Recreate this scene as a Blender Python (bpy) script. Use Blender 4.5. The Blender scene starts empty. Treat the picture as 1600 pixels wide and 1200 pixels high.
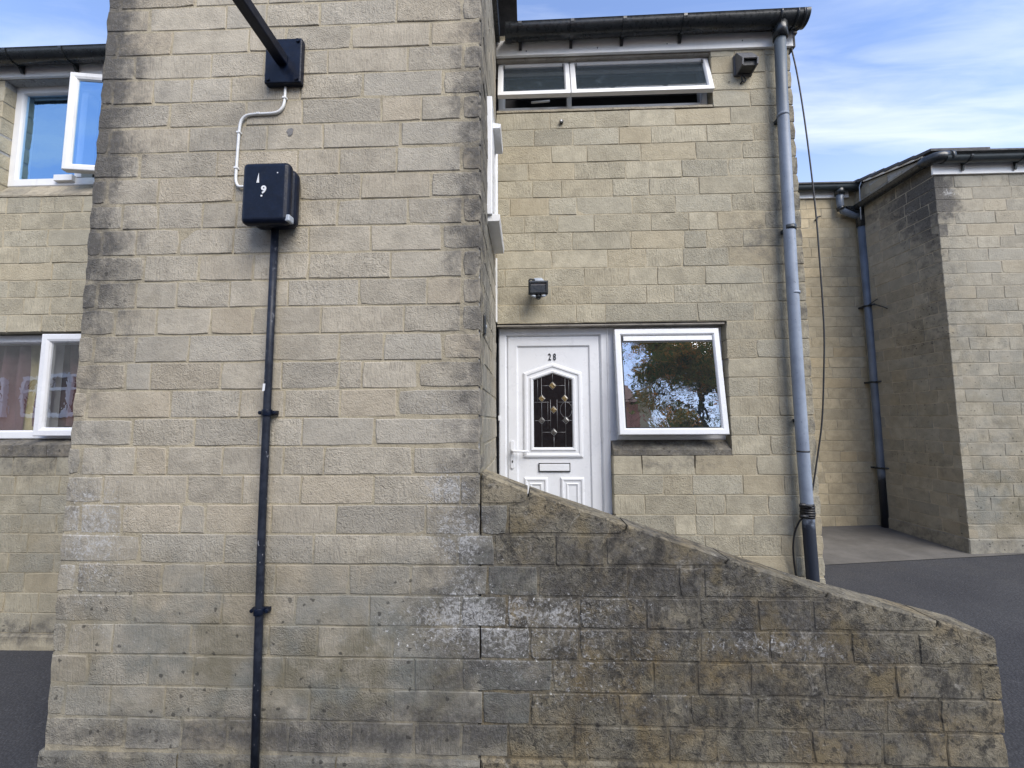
import bpy, bmesh, math, random
from mathutils import Matrix, Vector, noise as mnoise
random.seed(11)
R = math.radians
S = bpy.context.scene
COL = S.collection

# ------------------------------------------------------------------ camera, sky, sun, exposure
cam_d = bpy.data.cameras.new('camera')
cam_d.sensor_width = 36.0
cam_d.lens = 660.23 * 36 / 1600
cam_d.clip_start = 0.05
cam_d.clip_end = 3000
cam = bpy.data.objects.new('camera', cam_d)
COL.objects.link(cam)
_r = Vector((0.9993778631, 0.0349294693, -0.0048804559))
_f = Vector((-0.0343557152, 0.9954227091, 0.0891813603))
_u = Vector((0.0079731743, -0.0889582058, 0.9960034468))
cam.matrix_world = Matrix(((_r.x, _u.x, -_f.x, 0), (_r.y, _u.y, -_f.y, 0), (_r.z, _u.z, -_f.z, 0), (0, 0, 0, 1)))
S.camera = cam

SUN_EL, SUN_AZ = 42.0, 34.0          # above the horizon; to the right of straight behind the camera
W = bpy.data.worlds.new('World')
S.world = W
W.use_nodes = True
wt = W.node_tree
wt.nodes.clear()


class G:
    """small node-graph helper"""
    def __init__(s, tree): s.t = tree
    def n(s, kind, ins=None, **props):
        nd = s.t.nodes.new(kind)
        for k, v in props.items(): setattr(nd, k, v)
        for k, v in (ins or {}).items(): s.put(nd.inputs[k], v)
        return nd
    def put(s, sock, v):
        if isinstance(v, bpy.types.NodeSocket): s.t.links.new(v, sock)
        elif isinstance(v, bpy.types.Node): s.t.links.new(v.outputs[0], sock)
        else: sock.default_value = v
    def math(s, op, a, b=0.0, c=0.0, clamp=False):
        nd = s.n('ShaderNodeMath', operation=op, use_clamp=clamp)
        s.put(nd.inputs[0], a); s.put(nd.inputs[1], b)
        if op in ('MULTIPLY_ADD', 'COMPARE', 'SMOOTH_MIN'): s.put(nd.inputs[2], c)
        return nd.outputs[0]
    def mix(s, f, a, b, mode='MIX'):
        nd = s.n('ShaderNodeMix', data_type='RGBA', blend_type=mode)
        s.put(nd.inputs[0], f)
        for i, v in ((6, a), (7, b)):
            s.put(nd.inputs[i], (*v, 1) if isinstance(v, tuple) and len(v) == 3 else v)
        return nd.outputs[2]
    def ramp(s, v, lo, hi, a=0.0, b=1.0, smooth=True):
        nd = s.n('ShaderNodeMapRange', {0: v, 1: lo, 2: hi, 3: a, 4: b})
        nd.interpolation_type = 'SMOOTHSTEP' if smooth else 'LINEAR'
        return nd.outputs[0]
    def noise(s, vec, scale, detail=4, rough=.55, dist=0.0):
        return s.n('ShaderNodeTexNoise', {'Vector': vec, 'Scale': scale, 'Detail': detail, 'Roughness': rough, 'Distortion': dist}).outputs[0]
    def map(s, vec, scale=(1, 1, 1), rot=(0, 0, 0), loc=(0, 0, 0)):
        return s.n('ShaderNodeMapping', {'Vector': vec, 'Scale': scale, 'Rotation': rot, 'Location': loc}).outputs[0]


g = G(wt)
sky = g.n('ShaderNodeTexSky', sky_type='NISHITA', sun_disc=False, sun_elevation=R(SUN_EL), sun_rotation=R(180 - SUN_AZ),
          altitude=40, air_density=1.0, dust_density=0.15, ozone_density=1.6)
dirv = g.n('ShaderNodeTexCoord').outputs['Generated']
sep = g.n('ShaderNodeSeparateXYZ', {0: dirv})
zz = g.math('MAXIMUM', sep.outputs[2], 0.06)
cloudp = g.n('ShaderNodeCombineXYZ', {0: g.math('DIVIDE', sep.outputs[0], zz), 1: g.math('DIVIDE', sep.outputs[1], zz), 2: 0.0}).outputs[0]
cp = g.map(cloudp, scale=(0.42, 1.25, 1), rot=(0, 0, R(-24)), loc=(1.7, 0.35, 0))
big = g.noise(cp, 0.85, 5, .52, 0.7)
fine = g.noise(g.map(cloudp, scale=(0.8, 3.2, 1), rot=(0, 0, R(-20))), 2.4, 6, .56, 0.6)
cl = g.math('ADD', g.math('MULTIPLY', big, 0.74), g.math('MULTIPLY', fine, 0.26))
cl = g.ramp(cl, 0.41, 0.70)
low = g.ramp(sep.outputs[2], 0.60, 0.14, 0.05, 0.68)
cl = g.math('MAXIMUM', g.math('MULTIPLY', cl, 0.85), low)
skyc = g.mix(1.0, sky.outputs[0], (1.0, 1.02, 1.17), 'MULTIPLY')
cloudc = g.mix(cl, skyc, (3.7, 4.0, 4.6))
bg = g.n('ShaderNodeBackground', {'Color': cloudc, 'Strength': 0.105})
g.n('ShaderNodeOutputWorld', {'Surface': bg})

sun_d = bpy.data.lights.new('sun', 'SUN')
sun_d.energy = 1.8
sun_d.angle = R(44)
sun_d.color = (1.0, 0.93, 0.83)
sun = bpy.data.objects.new('sun', sun_d)
COL.objects.link(sun)
sun.location = (6, -12, 14)
_to_sun = Vector((math.sin(R(SUN_AZ)) * math.cos(R(SUN_EL)), -math.cos(R(SUN_AZ)) * math.cos(R(SUN_EL)), math.sin(R(SUN_EL))))
sun.rotation_euler = _to_sun.to_track_quat('Z', 'Y').to_euler()

S.view_settings.view_transform = 'Standard'
S.view_settings.look = 'None'
S.view_settings.exposure = 1.48
S.view_settings.gamma = 1.0
S.view_settings.use_curve_mapping = False

# ------------------------------------------------------------------ object helpers
def link(o, parent=None):
    COL.objects.link(o)
    if parent is not None:
        o.parent = parent
        if parent.type == 'EMPTY': o.matrix_parent_inverse = Matrix.Translation(-parent.location)
    return o


def tag(o, label=None, cat=None, group=None, kind=None):
    if label: o['label'] = label
    if cat: o['category'] = cat
    if group: o['group'] = group
    if kind: o['kind'] = kind
    return o


def empty(name, loc=(0, 0, 0)):
    o = bpy.data.objects.new(name, None)
    o.empty_display_size = .1
    o.location = loc
    return link(o)


class MB:
    def __init__(s): s.bm = bmesh.new()
    def box(s, x0, x1, y0, y1, z0, z1, M=None):
        c = [(x0, y0, z0), (x1, y0, z0), (x1, y1, z0), (x0, y1, z0), (x0, y0, z1), (x1, y0, z1), (x1, y1, z1), (x0, y1, z1)]
        v = [s.bm.verts.new(M @ Vector(p) if M else p) for p in c]
        for f in ((0, 3, 2, 1), (4, 5, 6, 7), (0, 1, 5, 4), (1, 2, 6, 5), (2, 3, 7, 6), (3, 0, 4, 7)):
            s.bm.faces.new([v[i] for i in f])
        return s
    def prism(s, poly, fn, a, b):
        """poly of 2D points, swept between depth a and b; fn(u, v, d) -> 3D"""
        p0 = [s.bm.verts.new(fn(u, v, a)) for u, v in poly]
        p1 = [s.bm.verts.new(fn(u, v, b)) for u, v in poly]
        n = len(poly)
        s.bm.faces.new(p0); s.bm.faces.new(p1[::-1])
        for i in range(n): s.bm.faces.new((p0[i], p1[i], p1[(i + 1) % n], p0[(i + 1) % n]))
        return s
    def tube(s, pts, r, seg=10, caps=True, sx=1.0):
        pts = [Vector(p) for p in pts]
        rs = r if isinstance(r, (list, tuple)) else [r] * len(pts)
        rings = []
        prev = None
        for i, p in enumerate(pts):
            d = (pts[min(i + 1, len(pts) - 1)] - pts[max(i - 1, 0)]).normalized()
            if prev is None:
                a = d.orthogonal().normalized()
            else:
                a = (prev - d * prev.dot(d)).normalized()
            prev = a
            b = d.cross(a)
            rings.append([s.bm.verts.new(p + (a * math.cos(2 * math.pi * k / seg) + b * math.sin(2 * math.pi * k / seg)) * rs[i]) for k in range(seg)])
        for q0, q1 in zip(rings, rings[1:]):
            for k in range(seg):
                s.bm.faces.new((q0[k], q0[(k + 1) % seg], q1[(k + 1) % seg], q1[k])).smooth = True
        if caps:
            s.bm.faces.new(rings[0][::-1]); s.bm.faces.new(rings[-1])
        return s
    def loft(s, loops, closed=False):
        """loops: lists of 3D points with equal length, each a closed ring"""
        L = [[s.bm.verts.new(p) for p in lp] for lp in loops]
        for a, b in zip(L, L[1:]):
            n = len(a)
            for k in range(n): s.bm.faces.new((a[k], a[(k + 1) % n], b[(k + 1) % n], b[k]))
        return L
    def strip(s, rows, smooth=False):
        L = [[s.bm.verts.new(p) for p in row] for row in rows]
        for a, b in zip(L, L[1:]):
            for k in range(len(a) - 1):
                s.bm.faces.new((a[k], a[k + 1], b[k + 1], b[k])).smooth = smooth
        return L
    def build(s, name, mat, parent=None, bevel=0, seg=2, recalc=True):
        if recalc: bmesh.ops.recalc_face_normals(s.bm, faces=s.bm.faces[:])
        me = bpy.data.meshes.new(name)
        s.bm.to_mesh(me); s.bm.free()
        me.materials.append(mat)
        o = link(bpy.data.objects.new(name, me), parent)
        if bevel:
            m = o.modifiers.new('bevel', 'BEVEL'); m.width = bevel; m.segments = seg; m.limit_method = 'ANGLE'; m.angle_limit = R(35)
        return o


def inset(poly, d):
    """inset a convex counter-clockwise polygon by d"""
    n = len(poly); out = []
    for i in range(n):
        p0, p1, p2 = Vector(poly[i - 1]), Vector(poly[i]), Vector(poly[(i + 1) % n])
        a = (p1 - p0).normalized(); b = (p2 - p1).normalized()
        na, nb = Vector((-a.y, a.x)), Vector((-b.y, b.x))
        bis = na + nb
        out.append(tuple(p1 + bis * (d / max(.2, 1 + na.dot(nb)))))
    return out


def rect(x0, x1, z0, z1): return [(x0, z0), (x1, z0), (x1, z1), (x0, z1)]


def profile(name, poly, prof, mat, parent, M=None, fn=None, cap=False, bevel=.002):
    """mitred frame: prof is a list of (inset, y) pairs"""
    fn = fn or (lambda u, v, y: Vector((u, y, v)))
    mb = MB()
    loops = []
    for d, y in prof:
        lp = [fn(u, v, y) for u, v in inset(poly, d)]
        loops.append([M @ p for p in lp] if M else lp)
    L = mb.loft(loops)
    if cap: mb.bm.faces.new(L[-1])
    return mb.build(name, mat, parent, bevel)


def pane(name, poly, y, mat, parent, M=None, fn=None, thick=.006):
    fn = fn or (lambda u, v, yy: Vector((u, yy, v)))
    mb = MB()
    f2 = (lambda u, v, d: M @ fn(u, v, d)) if M else fn
    mb.prism(poly, f2, y, y + thick)
    return mb.build(name, mat, parent)


# ------------------------------------------------------------------ materials
def mat(name):
    m = bpy.data.materials.new(name); m.use_nodes = True
    m.node_tree.nodes.clear()
    return m, G(m.node_tree)


def finish(m, g, color, rough=.6, bump=None, strength=.5, dist=.01, metallic=0.0, spec=.5, disp=None):
    p = g.n('ShaderNodeBsdfPrincipled', {'Base Color': color if not isinstance(color, tuple) else (*color, 1), 'Roughness': rough, 'Metallic': metallic, 'Specular IOR Level': spec})
    if bump is not None:
        b = g.n('ShaderNodeBump', {'Height': bump, 'Strength': strength, 'Distance': dist})
        g.put(p.inputs['Normal'], b)
    g.n('ShaderNodeOutputMaterial', {'Surface': p})
    return m


def stone_mat(name, base, tool=.5, bumpd=.0078, mottle=0.0):
    """weathered reconstituted stone; the vertex attribute 'stain' carries grime, lichen, damp; its alpha a tone for each block"""
    m, g = mat(name)
    pos = g.n('ShaderNodeNewGeometry').outputs['Position']
    at = g.n('ShaderNodeAttribute', attribute_name='stain')
    sp = g.n('ShaderNodeSeparateColor', {0: at.outputs['Color']})
    grime, white, damp, tone = sp.outputs[0], sp.outputs[1], sp.outputs[2], at.outputs['Alpha']
    # each block its own patch of texture
    off = g.n('ShaderNodeVectorMath', operation='SCALE', ins={0: (13.1, 7.7, 5.3), 3: tone}).outputs[0]
    p = g.n('ShaderNodeVectorMath', operation='ADD', ins={0: pos, 1: off}).outputs[0]
    n1 = g.noise(p, 9, 5, .6)
    n2 = g.noise(p, 48, 5, .65, .4)
    n3 = g.noise(p, 210, 3, .6)
    tooled = g.noise(g.map(p, scale=(1, 1, .2)), 62, 3, .6, .9)
    worm = g.noise(p, 36, 3, .5, 2.8)
    wf = g.noise(p, 2.3, 2, .5)
    c = g.mix(g.ramp(n1, .3, .7), tuple(x * .86 for x in base), tuple(min(1, x * 1.12) for x in base))
    hue = g.ramp(tone, 0, 1, smooth=False)
    c = g.mix(g.math('MULTIPLY', g.ramp(hue, .55, .95), .36), c, (base[0] * .88, base[1] * .93, base[2] * 1.02))
    c = g.mix(g.math('MULTIPLY', g.ramp(hue, .3, .0), .4), c, (base[0] * 1.1, base[1] * 1.0, base[2] * .86))
    val = g.math('MULTIPLY_ADD', g.math('FRACT', g.math('MULTIPLY', tone, 7.3)), .20, .89)
    c = g.mix(1.0, c, g.n('ShaderNodeCombineColor', {0: val, 1: val, 2: val}).outputs[0], 'MULTIPLY')
    c = g.mix(g.math('MULTIPLY', g.ramp(n2, .42, .24), .42), c, tuple(x * .5 for x in base))
    c = g.mix(g.math('MULTIPLY', g.ramp(n3, .66, .8), .35), c, tuple(min(1, x * 1.5) for x in base))
    c = g.mix(g.math('MULTIPLY', g.ramp(n3, .38, .26), .4), c, tuple(x * .45 for x in base))
    if mottle:
        m1 = g.noise(g.map(pos, scale=(1, 1, .8)), 8.0, 9, .78, .5); m2 = g.noise(pos, 10, 8, .74, .8); m3 = g.noise(pos, 3.2, 3)
        c = g.mix(g.math('MULTIPLY', g.ramp(m3, .45, .6), .5), c, (base[0] * .95, base[1] * .82, base[2] * .6))
    # damp olive / grey bloom, soot, white lichen and salts
    nd = g.noise(pos, 5.5, 5, .62, .3)
    df = g.math('MULTIPLY', damp, g.ramp(nd, .26, .66, .35, 1.0), clamp=True)
    c = g.mix(df, c, g.mix(g.ramp(g.noise(pos, 3.1, 3), .42, .6), *(((.140, .126, .092), (.150, .112, .056)) if mottle else ((.168, .170, .148), (.165, .150, .108)))))
    ng = g.noise(pos, 11, 7, .7, .4)
    gf = g.math('MULTIPLY', g.ramp(g.math('ADD', ng, g.math('MULTIPLY', grime, .52)), .50, 1.0), g.ramp(grime, .02, .25))
    gf = g.math('MULTIPLY', gf, g.ramp(n2, .2, .6, .72, 1.0))
    c = g.mix(gf, c, g.mix(g.ramp(n2, .35, .7), (.052, .050, .047), (.135, .128, .117)))
    if mottle:
        c = g.mix(g.math('MULTIPLY', g.ramp(m1, .46, .63), mottle), c, (.046, .043, .038))
        c = g.mix(g.math('MULTIPLY', g.ramp(m2, .57, .70), mottle * .75), c, (.37, .35, .30))
        c = g.mix(g.math('MULTIPLY', g.math('MULTIPLY', g.ramp(g.noise(pos, 4.5, 4), .55, .66), g.ramp(damp, .2, .7)), mottle * .6), c, (.165, .13, .070))
    if mottle:
        m4 = g.noise(pos, 30, 6, .75, .6)
        c = g.mix(g.math('MULTIPLY', g.math('MULTIPLY', g.ramp(m4, .52, .62), g.ramp(damp, .1, .5)), mottle * .8), c, (.032, .030, .026))
    spots = g.n('ShaderNodeTexVoronoi', {'Vector': g.n('ShaderNodeVectorMath', operation='ADD', ins={0: pos, 1: g.n('ShaderNodeVectorMath', operation='SCALE', ins={0: g.n('ShaderNodeTexNoise', {'Vector': pos, 'Scale': 40.0}).outputs[1], 3: .03}).outputs[0]}).outputs[0], 'Scale': 26.0, 'Randomness': 1.0})
    sr = g.math('MULTIPLY', g.ramp(spots.outputs['Distance'], .30, .20), g.ramp(g.n('ShaderNodeSeparateColor', {0: spots.outputs['Color']}).outputs[0], .80, .86))
    dk = g.math('MULTIPLY', sr, g.ramp(g.math('ADD', damp, grime), .45, .8))
    c = g.mix(g.math('MULTIPLY', dk, .7), c, (.03, .029, .027))
    nw = g.noise(pos, 44, 8, .8, .8)
    wfac = g.math('MULTIPLY', g.ramp(g.math('ADD', nw, g.math('MULTIPLY', white, .34)), .66, .84), g.ramp(white, .04, .2))
    wfac = g.math('MULTIPLY', wfac, .75)
    c = g.mix(wfac, c, (.47, .47, .46))
    sw = g.n('ShaderNodeTexVoronoi', {'Vector': g.n('ShaderNodeVectorMath', operation='ADD', ins={0: pos, 1: g.n('ShaderNodeVectorMath', operation='SCALE', ins={0: g.n('ShaderNodeTexNoise', {'Vector': pos, 'Scale': 70.0}).outputs[1], 3: .03}).outputs[0]}).outputs[0], 'Scale': 40.0, 'Randomness': 1.0})
    swf = g.math('MULTIPLY', g.ramp(sw.outputs['Distance'], .26, .15), g.ramp(g.n('ShaderNodeSeparateColor', {0: sw.outputs['Color']}).outputs[1], .76, .84))
    c = g.mix(g.math('MULTIPLY', swf, g.ramp(white, .15, .5, 0, .9)), c, (.62, .62, .60))
    tf = g.ramp(g.math('FRACT', g.math('MULTIPLY', tone, 3.7)), .35, .75, .15, 1.0)
    h = g.math('MULTIPLY', tooled, g.math('MULTIPLY', tf, tool))
    wa = g.ramp(g.math('FRACT', g.math('MULTIPLY', tone, 5.9)), .1, .9, .25, .95)
    h = g.math('ADD', h, g.math('MULTIPLY', worm, wa))
    h = g.math('ADD', h, g.math('MULTIPLY', n2, .5))
    h = g.math('ADD', h, g.math('MULTIPLY', n3, .22))
    h = g.math('ADD', h, g.math('MULTIPLY', n1, .5))
    # pits and tool marks coloured darker: shade of the relief painted in
    c = g.mix(g.math('MULTIPLY', g.math('MULTIPLY', g.ramp(worm, .44, .30), wa), .52), c, tuple(x * .42 for x in base))
    c = g.mix(g.math('MULTIPLY', g.math('MULTIPLY', g.ramp(tooled, .42, .28), tf), .45), c, tuple(x * .45 for x in base))
    return finish(m, g, c, .92, h, 1.0, bumpd, spec=.25)


def mortar_mat(name, base):
    m, g = mat(name)
    pos = g.n('ShaderNodeNewGeometry').outputs['Position']
    n1 = g.noise(pos, 4, 4); n2 = g.noise(pos, 120, 4, .7)
    c = g.mix(g.ramp(n1, .3, .7), tuple(x * .72 for x in base), base)
    c = g.mix(g.math('MULTIPLY', g.ramp(n2, .45, .3), .5), c, tuple(x * .4 for x in base))
    return finish(m, g, c, .95, n2, .8, .004, spec=.2)


def plain(name, base, rough=.5, var=.12, scale=14, metallic=0.0, dirt=0.0, dirtc=(.06, .055, .05), bump=0.0, bscale=80, spec=.5, streak=False):
    m, g = mat(name)
    pos = g.n('ShaderNodeNewGeometry').outputs['Position']
    n1 = g.noise(pos, scale, 5, .6)
    c = g.mix(g.ramp(n1, .3, .7), tuple(x * (1 - var) for x in base), tuple(min(1, x * (1 + var)) for x in base))
    if dirt:
        v = g.map(pos, scale=(1, 1, .12)) if streak else pos
        d = g.ramp(g.noise(v, scale * 2.2, 7, .7, .4), .52, .78)
        c = g.mix(g.math('MULTIPLY', d, dirt), c, dirtc)
    rn = g.ramp(g.noise(pos, scale * 3, 4), .3, .7, max(0, rough - .08), min(1, rough + .1))
    return finish(m, g, c, rn, g.noise(pos, bscale, 4) if bump else None, bump, .004, metallic, spec)


def glass_mat(name, refl, tint=(.75, .8, .82), wav=0.0, wscale=5.0, sky_film=None, gtint=(.95, .97, 1.0)):
    """window glass: fresnel-like mirror over a clear pane, slightly wavy"""
    m, g = mat(name)
    pos = g.n('ShaderNodeNewGeometry').outputs['Position']
    gl = g.n('ShaderNodeBsdfGlossy', {'Color': (*gtint, 1), 'Roughness': .004})
    if wav:
        nn = g.math('ADD', g.noise(pos, wscale, 2, .4, .6), g.math('MULTIPLY', g.noise(pos, wscale * 4, 2, .5, 1.2), .16))
        b = g.n('ShaderNodeBump', {'Height': nn, 'Strength': 1.0, 'Distance': wav})
        g.put(gl.inputs['Normal'], b)
    tr = g.n('ShaderNodeBsdfTransparent', {'Color': (*tint, 1)})
    fr = g.n('ShaderNodeFresnel', {'IOR': 1.5}).outputs[0]
    bf = g.n('ShaderNodeNewGeometry').outputs['Backfacing']
    fac = g.math('MULTIPLY', g.math('ADD', fr, refl, clamp=True), g.math('SUBTRACT', 1.0, bf))
    g.put(tr.inputs['Color'], g.mix(bf, tint, (1.0, 1.0, 1.0)))
    sh = g.n('ShaderNodeMixShader', {0: fac, 1: tr, 2: gl})
    if sky_film:
        nd = g.ramp(g.noise(pos, 16, 6, .7), .50, .75, .5, 1.0)
        df = g.n('ShaderNodeBsdfDiffuse', {'Color': (*sky_film, 1)})
        sh = g.n('ShaderNodeMixShader', {0: g.math('MULTIPLY', nd, .42), 1: sh, 2: df})
    g.n('ShaderNodeOutputMaterial', {'Surface': sh})
    return m


STONE_A = stone_mat('stone_weathered', (.392, .354, .282), tool=.7)
STONE_R = stone_mat('stone_clean', (.382, .346, .258), tool=1.0)
STONE_P = stone_mat('stone_garden_wall', (.325, .290, .212), tool=.3, bumpd=.010, mottle=.88)
STONE_K = stone_mat('stone_sheltered', (.450, .378, .250), tool=.3)
STONE_B = stone_mat('stone_grey', (.330, .303, .240), tool=.4)
MORTAR = stone_mat('mortar', (.385, .338, .242), tool=.1, bumpd=.004)
MORTAR_P = stone_mat('mortar_dark', (.25, .22, .158), tool=.1, bumpd=.005, mottle=.8)
MORTAR_G = stone_mat('mortar_grey', (.33, .297, .23), tool=.1, bumpd=.004)
SILL = stone_mat('sill_stone', (.36, .315, .235), tool=.2)
UPVC = plain('white_upvc', (.70, .715, .735), .32, .03, 5, dirt=.10, dirtc=(.42, .41, .38), streak=True)
UPVC_OLD = plain('white_upvc_dusty', (.70, .705, .70), .4, .04, 6, dirt=.28, dirtc=(.36, .34, .30), streak=True)
FASCIA = plain('white_fascia', (.86, .855, .83), .45, .03, 3, dirt=.16, dirtc=(.38, .33, .27), streak=True)
BLACKP = plain('black_plastic', (.016, .019, .021), .32, .25, 12, dirt=.22, dirtc=(.10, .10, .095), spec=.5)
GUTTER = plain('dark_grey_gutter', (.028, .036, .040), .36, .2, 9, dirt=.3, dirtc=(.09, .09, .085))
NAVY = plain('dark_blue_black_paint', (.0040, .0075, .019), .36, .25, 20, dirt=.22, dirtc=(.05, .055, .07), bump=.12, bscale=120, spec=.22)
PIPEG = None
RUBBER = plain('black_rubber', (.012, .012, .013), .5, .2, 20)
WHITEC = plain('white_cable', (.74, .75, .74), .4, .04, 20)
SEAL = plain('dark_gasket', (.03, .032, .034), .6, .1, 20)
SILVER = plain('grey_plastic', (.34, .38, .43), .4, .06, 20)
HOOD = plain('grey_painted_hood', (.085, .087, .095), .45, .15, 20, dirt=.3, dirtc=(.2, .19, .17))
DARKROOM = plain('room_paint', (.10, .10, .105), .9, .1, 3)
ROOFT = plain('roof_tile', (.060, .058, .058), .8, .25, 9, bump=.4)
OLDWOOD = plain('weathered_timber', (.30, .275, .235), .8, .18, 8, dirt=.9, dirtc=(.022, .022, .021), bump=.5)
STICK = plain('white_sticker', (.70, .71, .72), .45, .06, 30)
PAINTG = plain('grey_paint_mark', (.17, .165, .16), .9, .2, 60)


def pipe_mat():
    m, g = mat('faded_grey_pipe')
    pos = g.n('ShaderNodeNewGeometry').outputs['Position']
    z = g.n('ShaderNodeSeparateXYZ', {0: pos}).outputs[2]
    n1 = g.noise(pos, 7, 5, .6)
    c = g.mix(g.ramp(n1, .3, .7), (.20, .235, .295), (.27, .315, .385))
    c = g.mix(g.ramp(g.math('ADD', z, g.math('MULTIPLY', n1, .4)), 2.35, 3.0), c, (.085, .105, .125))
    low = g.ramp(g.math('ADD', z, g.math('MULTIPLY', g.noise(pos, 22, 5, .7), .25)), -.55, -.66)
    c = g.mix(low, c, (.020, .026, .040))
    sc = g.ramp(g.noise(g.map(pos, scale=(1, 1, .45)), 60, 6, .7), .63, .68)
    c = g.mix(g.math('MULTIPLY', sc, .75), c, (.045, .055, .075))
    return finish(m, g, c, .5, g.noise(pos, 30, 4), .12, .004)


PIPEG = pipe_mat()


def chipped_mat():
    """black painted conduit with chips showing pale primer"""
    m, g = mat('chipped_black_paint')
    pos = g.n('ShaderNodeNewGeometry').outputs['Position']
    z = g.n('ShaderNodeSeparateXYZ', {0: pos}).outputs[2]
    n1 = g.noise(pos, 30, 4)
    c = g.mix(g.ramp(n1, .3, .7), (.010, .013, .022), (.022, .027, .040))
    chip = g.ramp(g.noise(g.map(pos, scale=(1, 1, .5)), 42, 5, .6, .3), .635, .66)
    amt = g.ramp(z, .9, -.4, .18, .8)
    c = g.mix(g.math('MULTIPLY', chip, amt), c, (.30, .31, .34))
    return finish(m, g, c, .42, chip, -.25, .003, spec=.25)


CHIP = chipped_mat()

STAIN = {}


def gauss(fields, x, z):
    r = [0, 0, 0]
    for k, cx, cz, rx, rz, a in fields:
        r[k] += a * math.exp(-((x - cx) / rx) ** 2 - ((z - cz) / rz) ** 2)
    return r


NAMES = {'A': 'stone_block'}


def put_stain(bm, wall):
    lay = bm.verts.layers.float_color.get('stain') or bm.verts.layers.float_color.new('stain')
    return lay


def block(bm, basis, u0, u1, z0, z1, depth, fields, rnd, bev=.0038, jit=.0015, proud=0.0, nx=3, chip=.12):
    """one stone: wandering arris, bevel ring, slightly uneven face"""
    O, U, N = basis
    lay = put_stain(bm, None)
    tone = rnd.random()
    base_g = rnd.uniform(-.035, .035)
    Z = Vector((0, 0, 1))
    def P(u, z, d): return O + U * u + Z * z + N * d
    us = [u0 + (u1 - u0) * i / nx for i in range(nx + 1)]
    zs = [z0, (z0 + z1) / 2, z1]
    tilt_u, tilt_z = rnd.uniform(-.0022, .0022), rnd.uniform(-.0022, .0022)
    front, outer, back = {}, {}, {}
    idx = [(i, 0) for i in range(nx + 1)] + [(nx, 1)] + [(i, 2) for i in range(nx, -1, -1)] + [(0, 1)]
    chips = {c: rnd.uniform(.003, .012) for c in ((0, 0), (nx, 0), (0, 2), (nx, 2)) if rnd.random() < chip * 2}
    uc, zc = (u0 + u1) / 2, (z0 + z1) / 2
    dz = {}
    for (i, j) in idx:
        u, z = us[i], zs[j]
        u += rnd.uniform(-jit, jit); z += rnd.uniform(-jit, jit) * .8
        if rnd.random() < chip * .5: z += (.005 if j == 0 else -.005 if j == 2 else 0) * rnd.random()
        if (i, j) in chips:
            u += chips[(i, j)] * (1 if i == 0 else -1) * .8
            z += chips[(i, j)] * (1 if j == 0 else -1) * .5
        d0 = tilt_u * (u - uc) / max(.05, (u1 - u0)) * 2 + tilt_z * (z - zc) / .075 + proud
        outer[(i, j)] = bm.verts.new(P(u, z, d0 - bev * .9))
        back[(i, j)] = bm.verts.new(P(u, z, -depth))
        du = bev * (1 if i == 0 else -1 if i == nx else 0)
        dv = bev * (1 if j == 0 else -1 if j == 2 else 0)
        front[(i, j)] = bm.verts.new(P(u + du, z + dv, d0 + rnd.uniform(-.0012, .0012)))
        dz[(i, j)] = (u, z)
    for i in range(1, nx):
        front[(i, 1)] = bm.verts.new(P(us[i], zs[1], proud + rnd.uniform(-.001, .0025)))
        dz[(i, 1)] = (us[i], zs[1])
    for k, v in list(front.items()) + list(outer.items()) + list(back.items()):
        s = gauss(fields, *dz[k])
        v[lay] = (max(0, s[0] + (base_g if s[0] > .05 else 0)), max(0, s[1]), max(0, s[2] + base_g), tone)
    for i in range(nx):
        for j in range(2):
            bm.faces.new((front[(i, j)], front[(i + 1, j)], front[(i + 1, j + 1)], front[(i, j + 1)]))
    n = len(idx)
    for k in range(n):
        a, b = idx[k], idx[(k + 1) % n]
        bm.faces.new((outer[a], outer[b], front[b], front[a]))
        bm.faces.new((back[a], back[b], outer[b], outer[a]))


def poly_block(bm, basis, poly, depth, fields, rnd, bev=.008):
    """a stone of any outline (counter-clockwise), bevelled front and back"""
    O, U, N = basis
    lay = put_stain(bm, None)
    tone = rnd.random()
    pts = []
    for i, p in enumerate(poly):
        q = poly[(i + 1) % len(poly)]
        L = math.hypot(q[0] - p[0], q[1] - p[1])
        n = max(1, int(L / .09))
        for k in range(n):
            t = k / n
            j = .0028 if 0 < k else .0
            pts.append((p[0] + (q[0] - p[0]) * t + rnd.uniform(-j, j), p[1] + (q[1] - p[1]) * t + rnd.uniform(-j, j)))
    ins = inset(pts, bev)
    rows = []
    for pp, d in ((ins, .0), (pts, -bev), (pts, -depth + bev), (ins, -depth)):
        row = []
        for u, z in pp:
            v = bm.verts.new(O + U * u + Vector((0, 0, z)) + N * (d + rnd.uniform(-.0008, .0008)))
            s = gauss(fields, u, z)
            v[lay] = (max(0, s[0]), max(0, s[1]), max(0, s[2]), tone)
            row.append(v)
        rows.append(row)
    bm.faces.new(rows[0])
    bm.faces.new(rows[-1][::-1])
    for a, b in zip(rows, rows[1:]):
        for k in range(len(a)): bm.faces.new((a[k], b[k], b[(k + 1) % len(a)], a[(k + 1) % len(a)]))


def to_obj(bm, name, material, parent, kind=None):
    bmesh.ops.recalc_face_normals(bm, faces=bm.faces[:])
    me = bpy.data.meshes.new(name)
    bm.to_mesh(me); bm.free()
    me.materials.append(material)
    o = link(bpy.data.objects.new(name, me), parent)
    if kind: o['kind'] = kind
    return o


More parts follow.
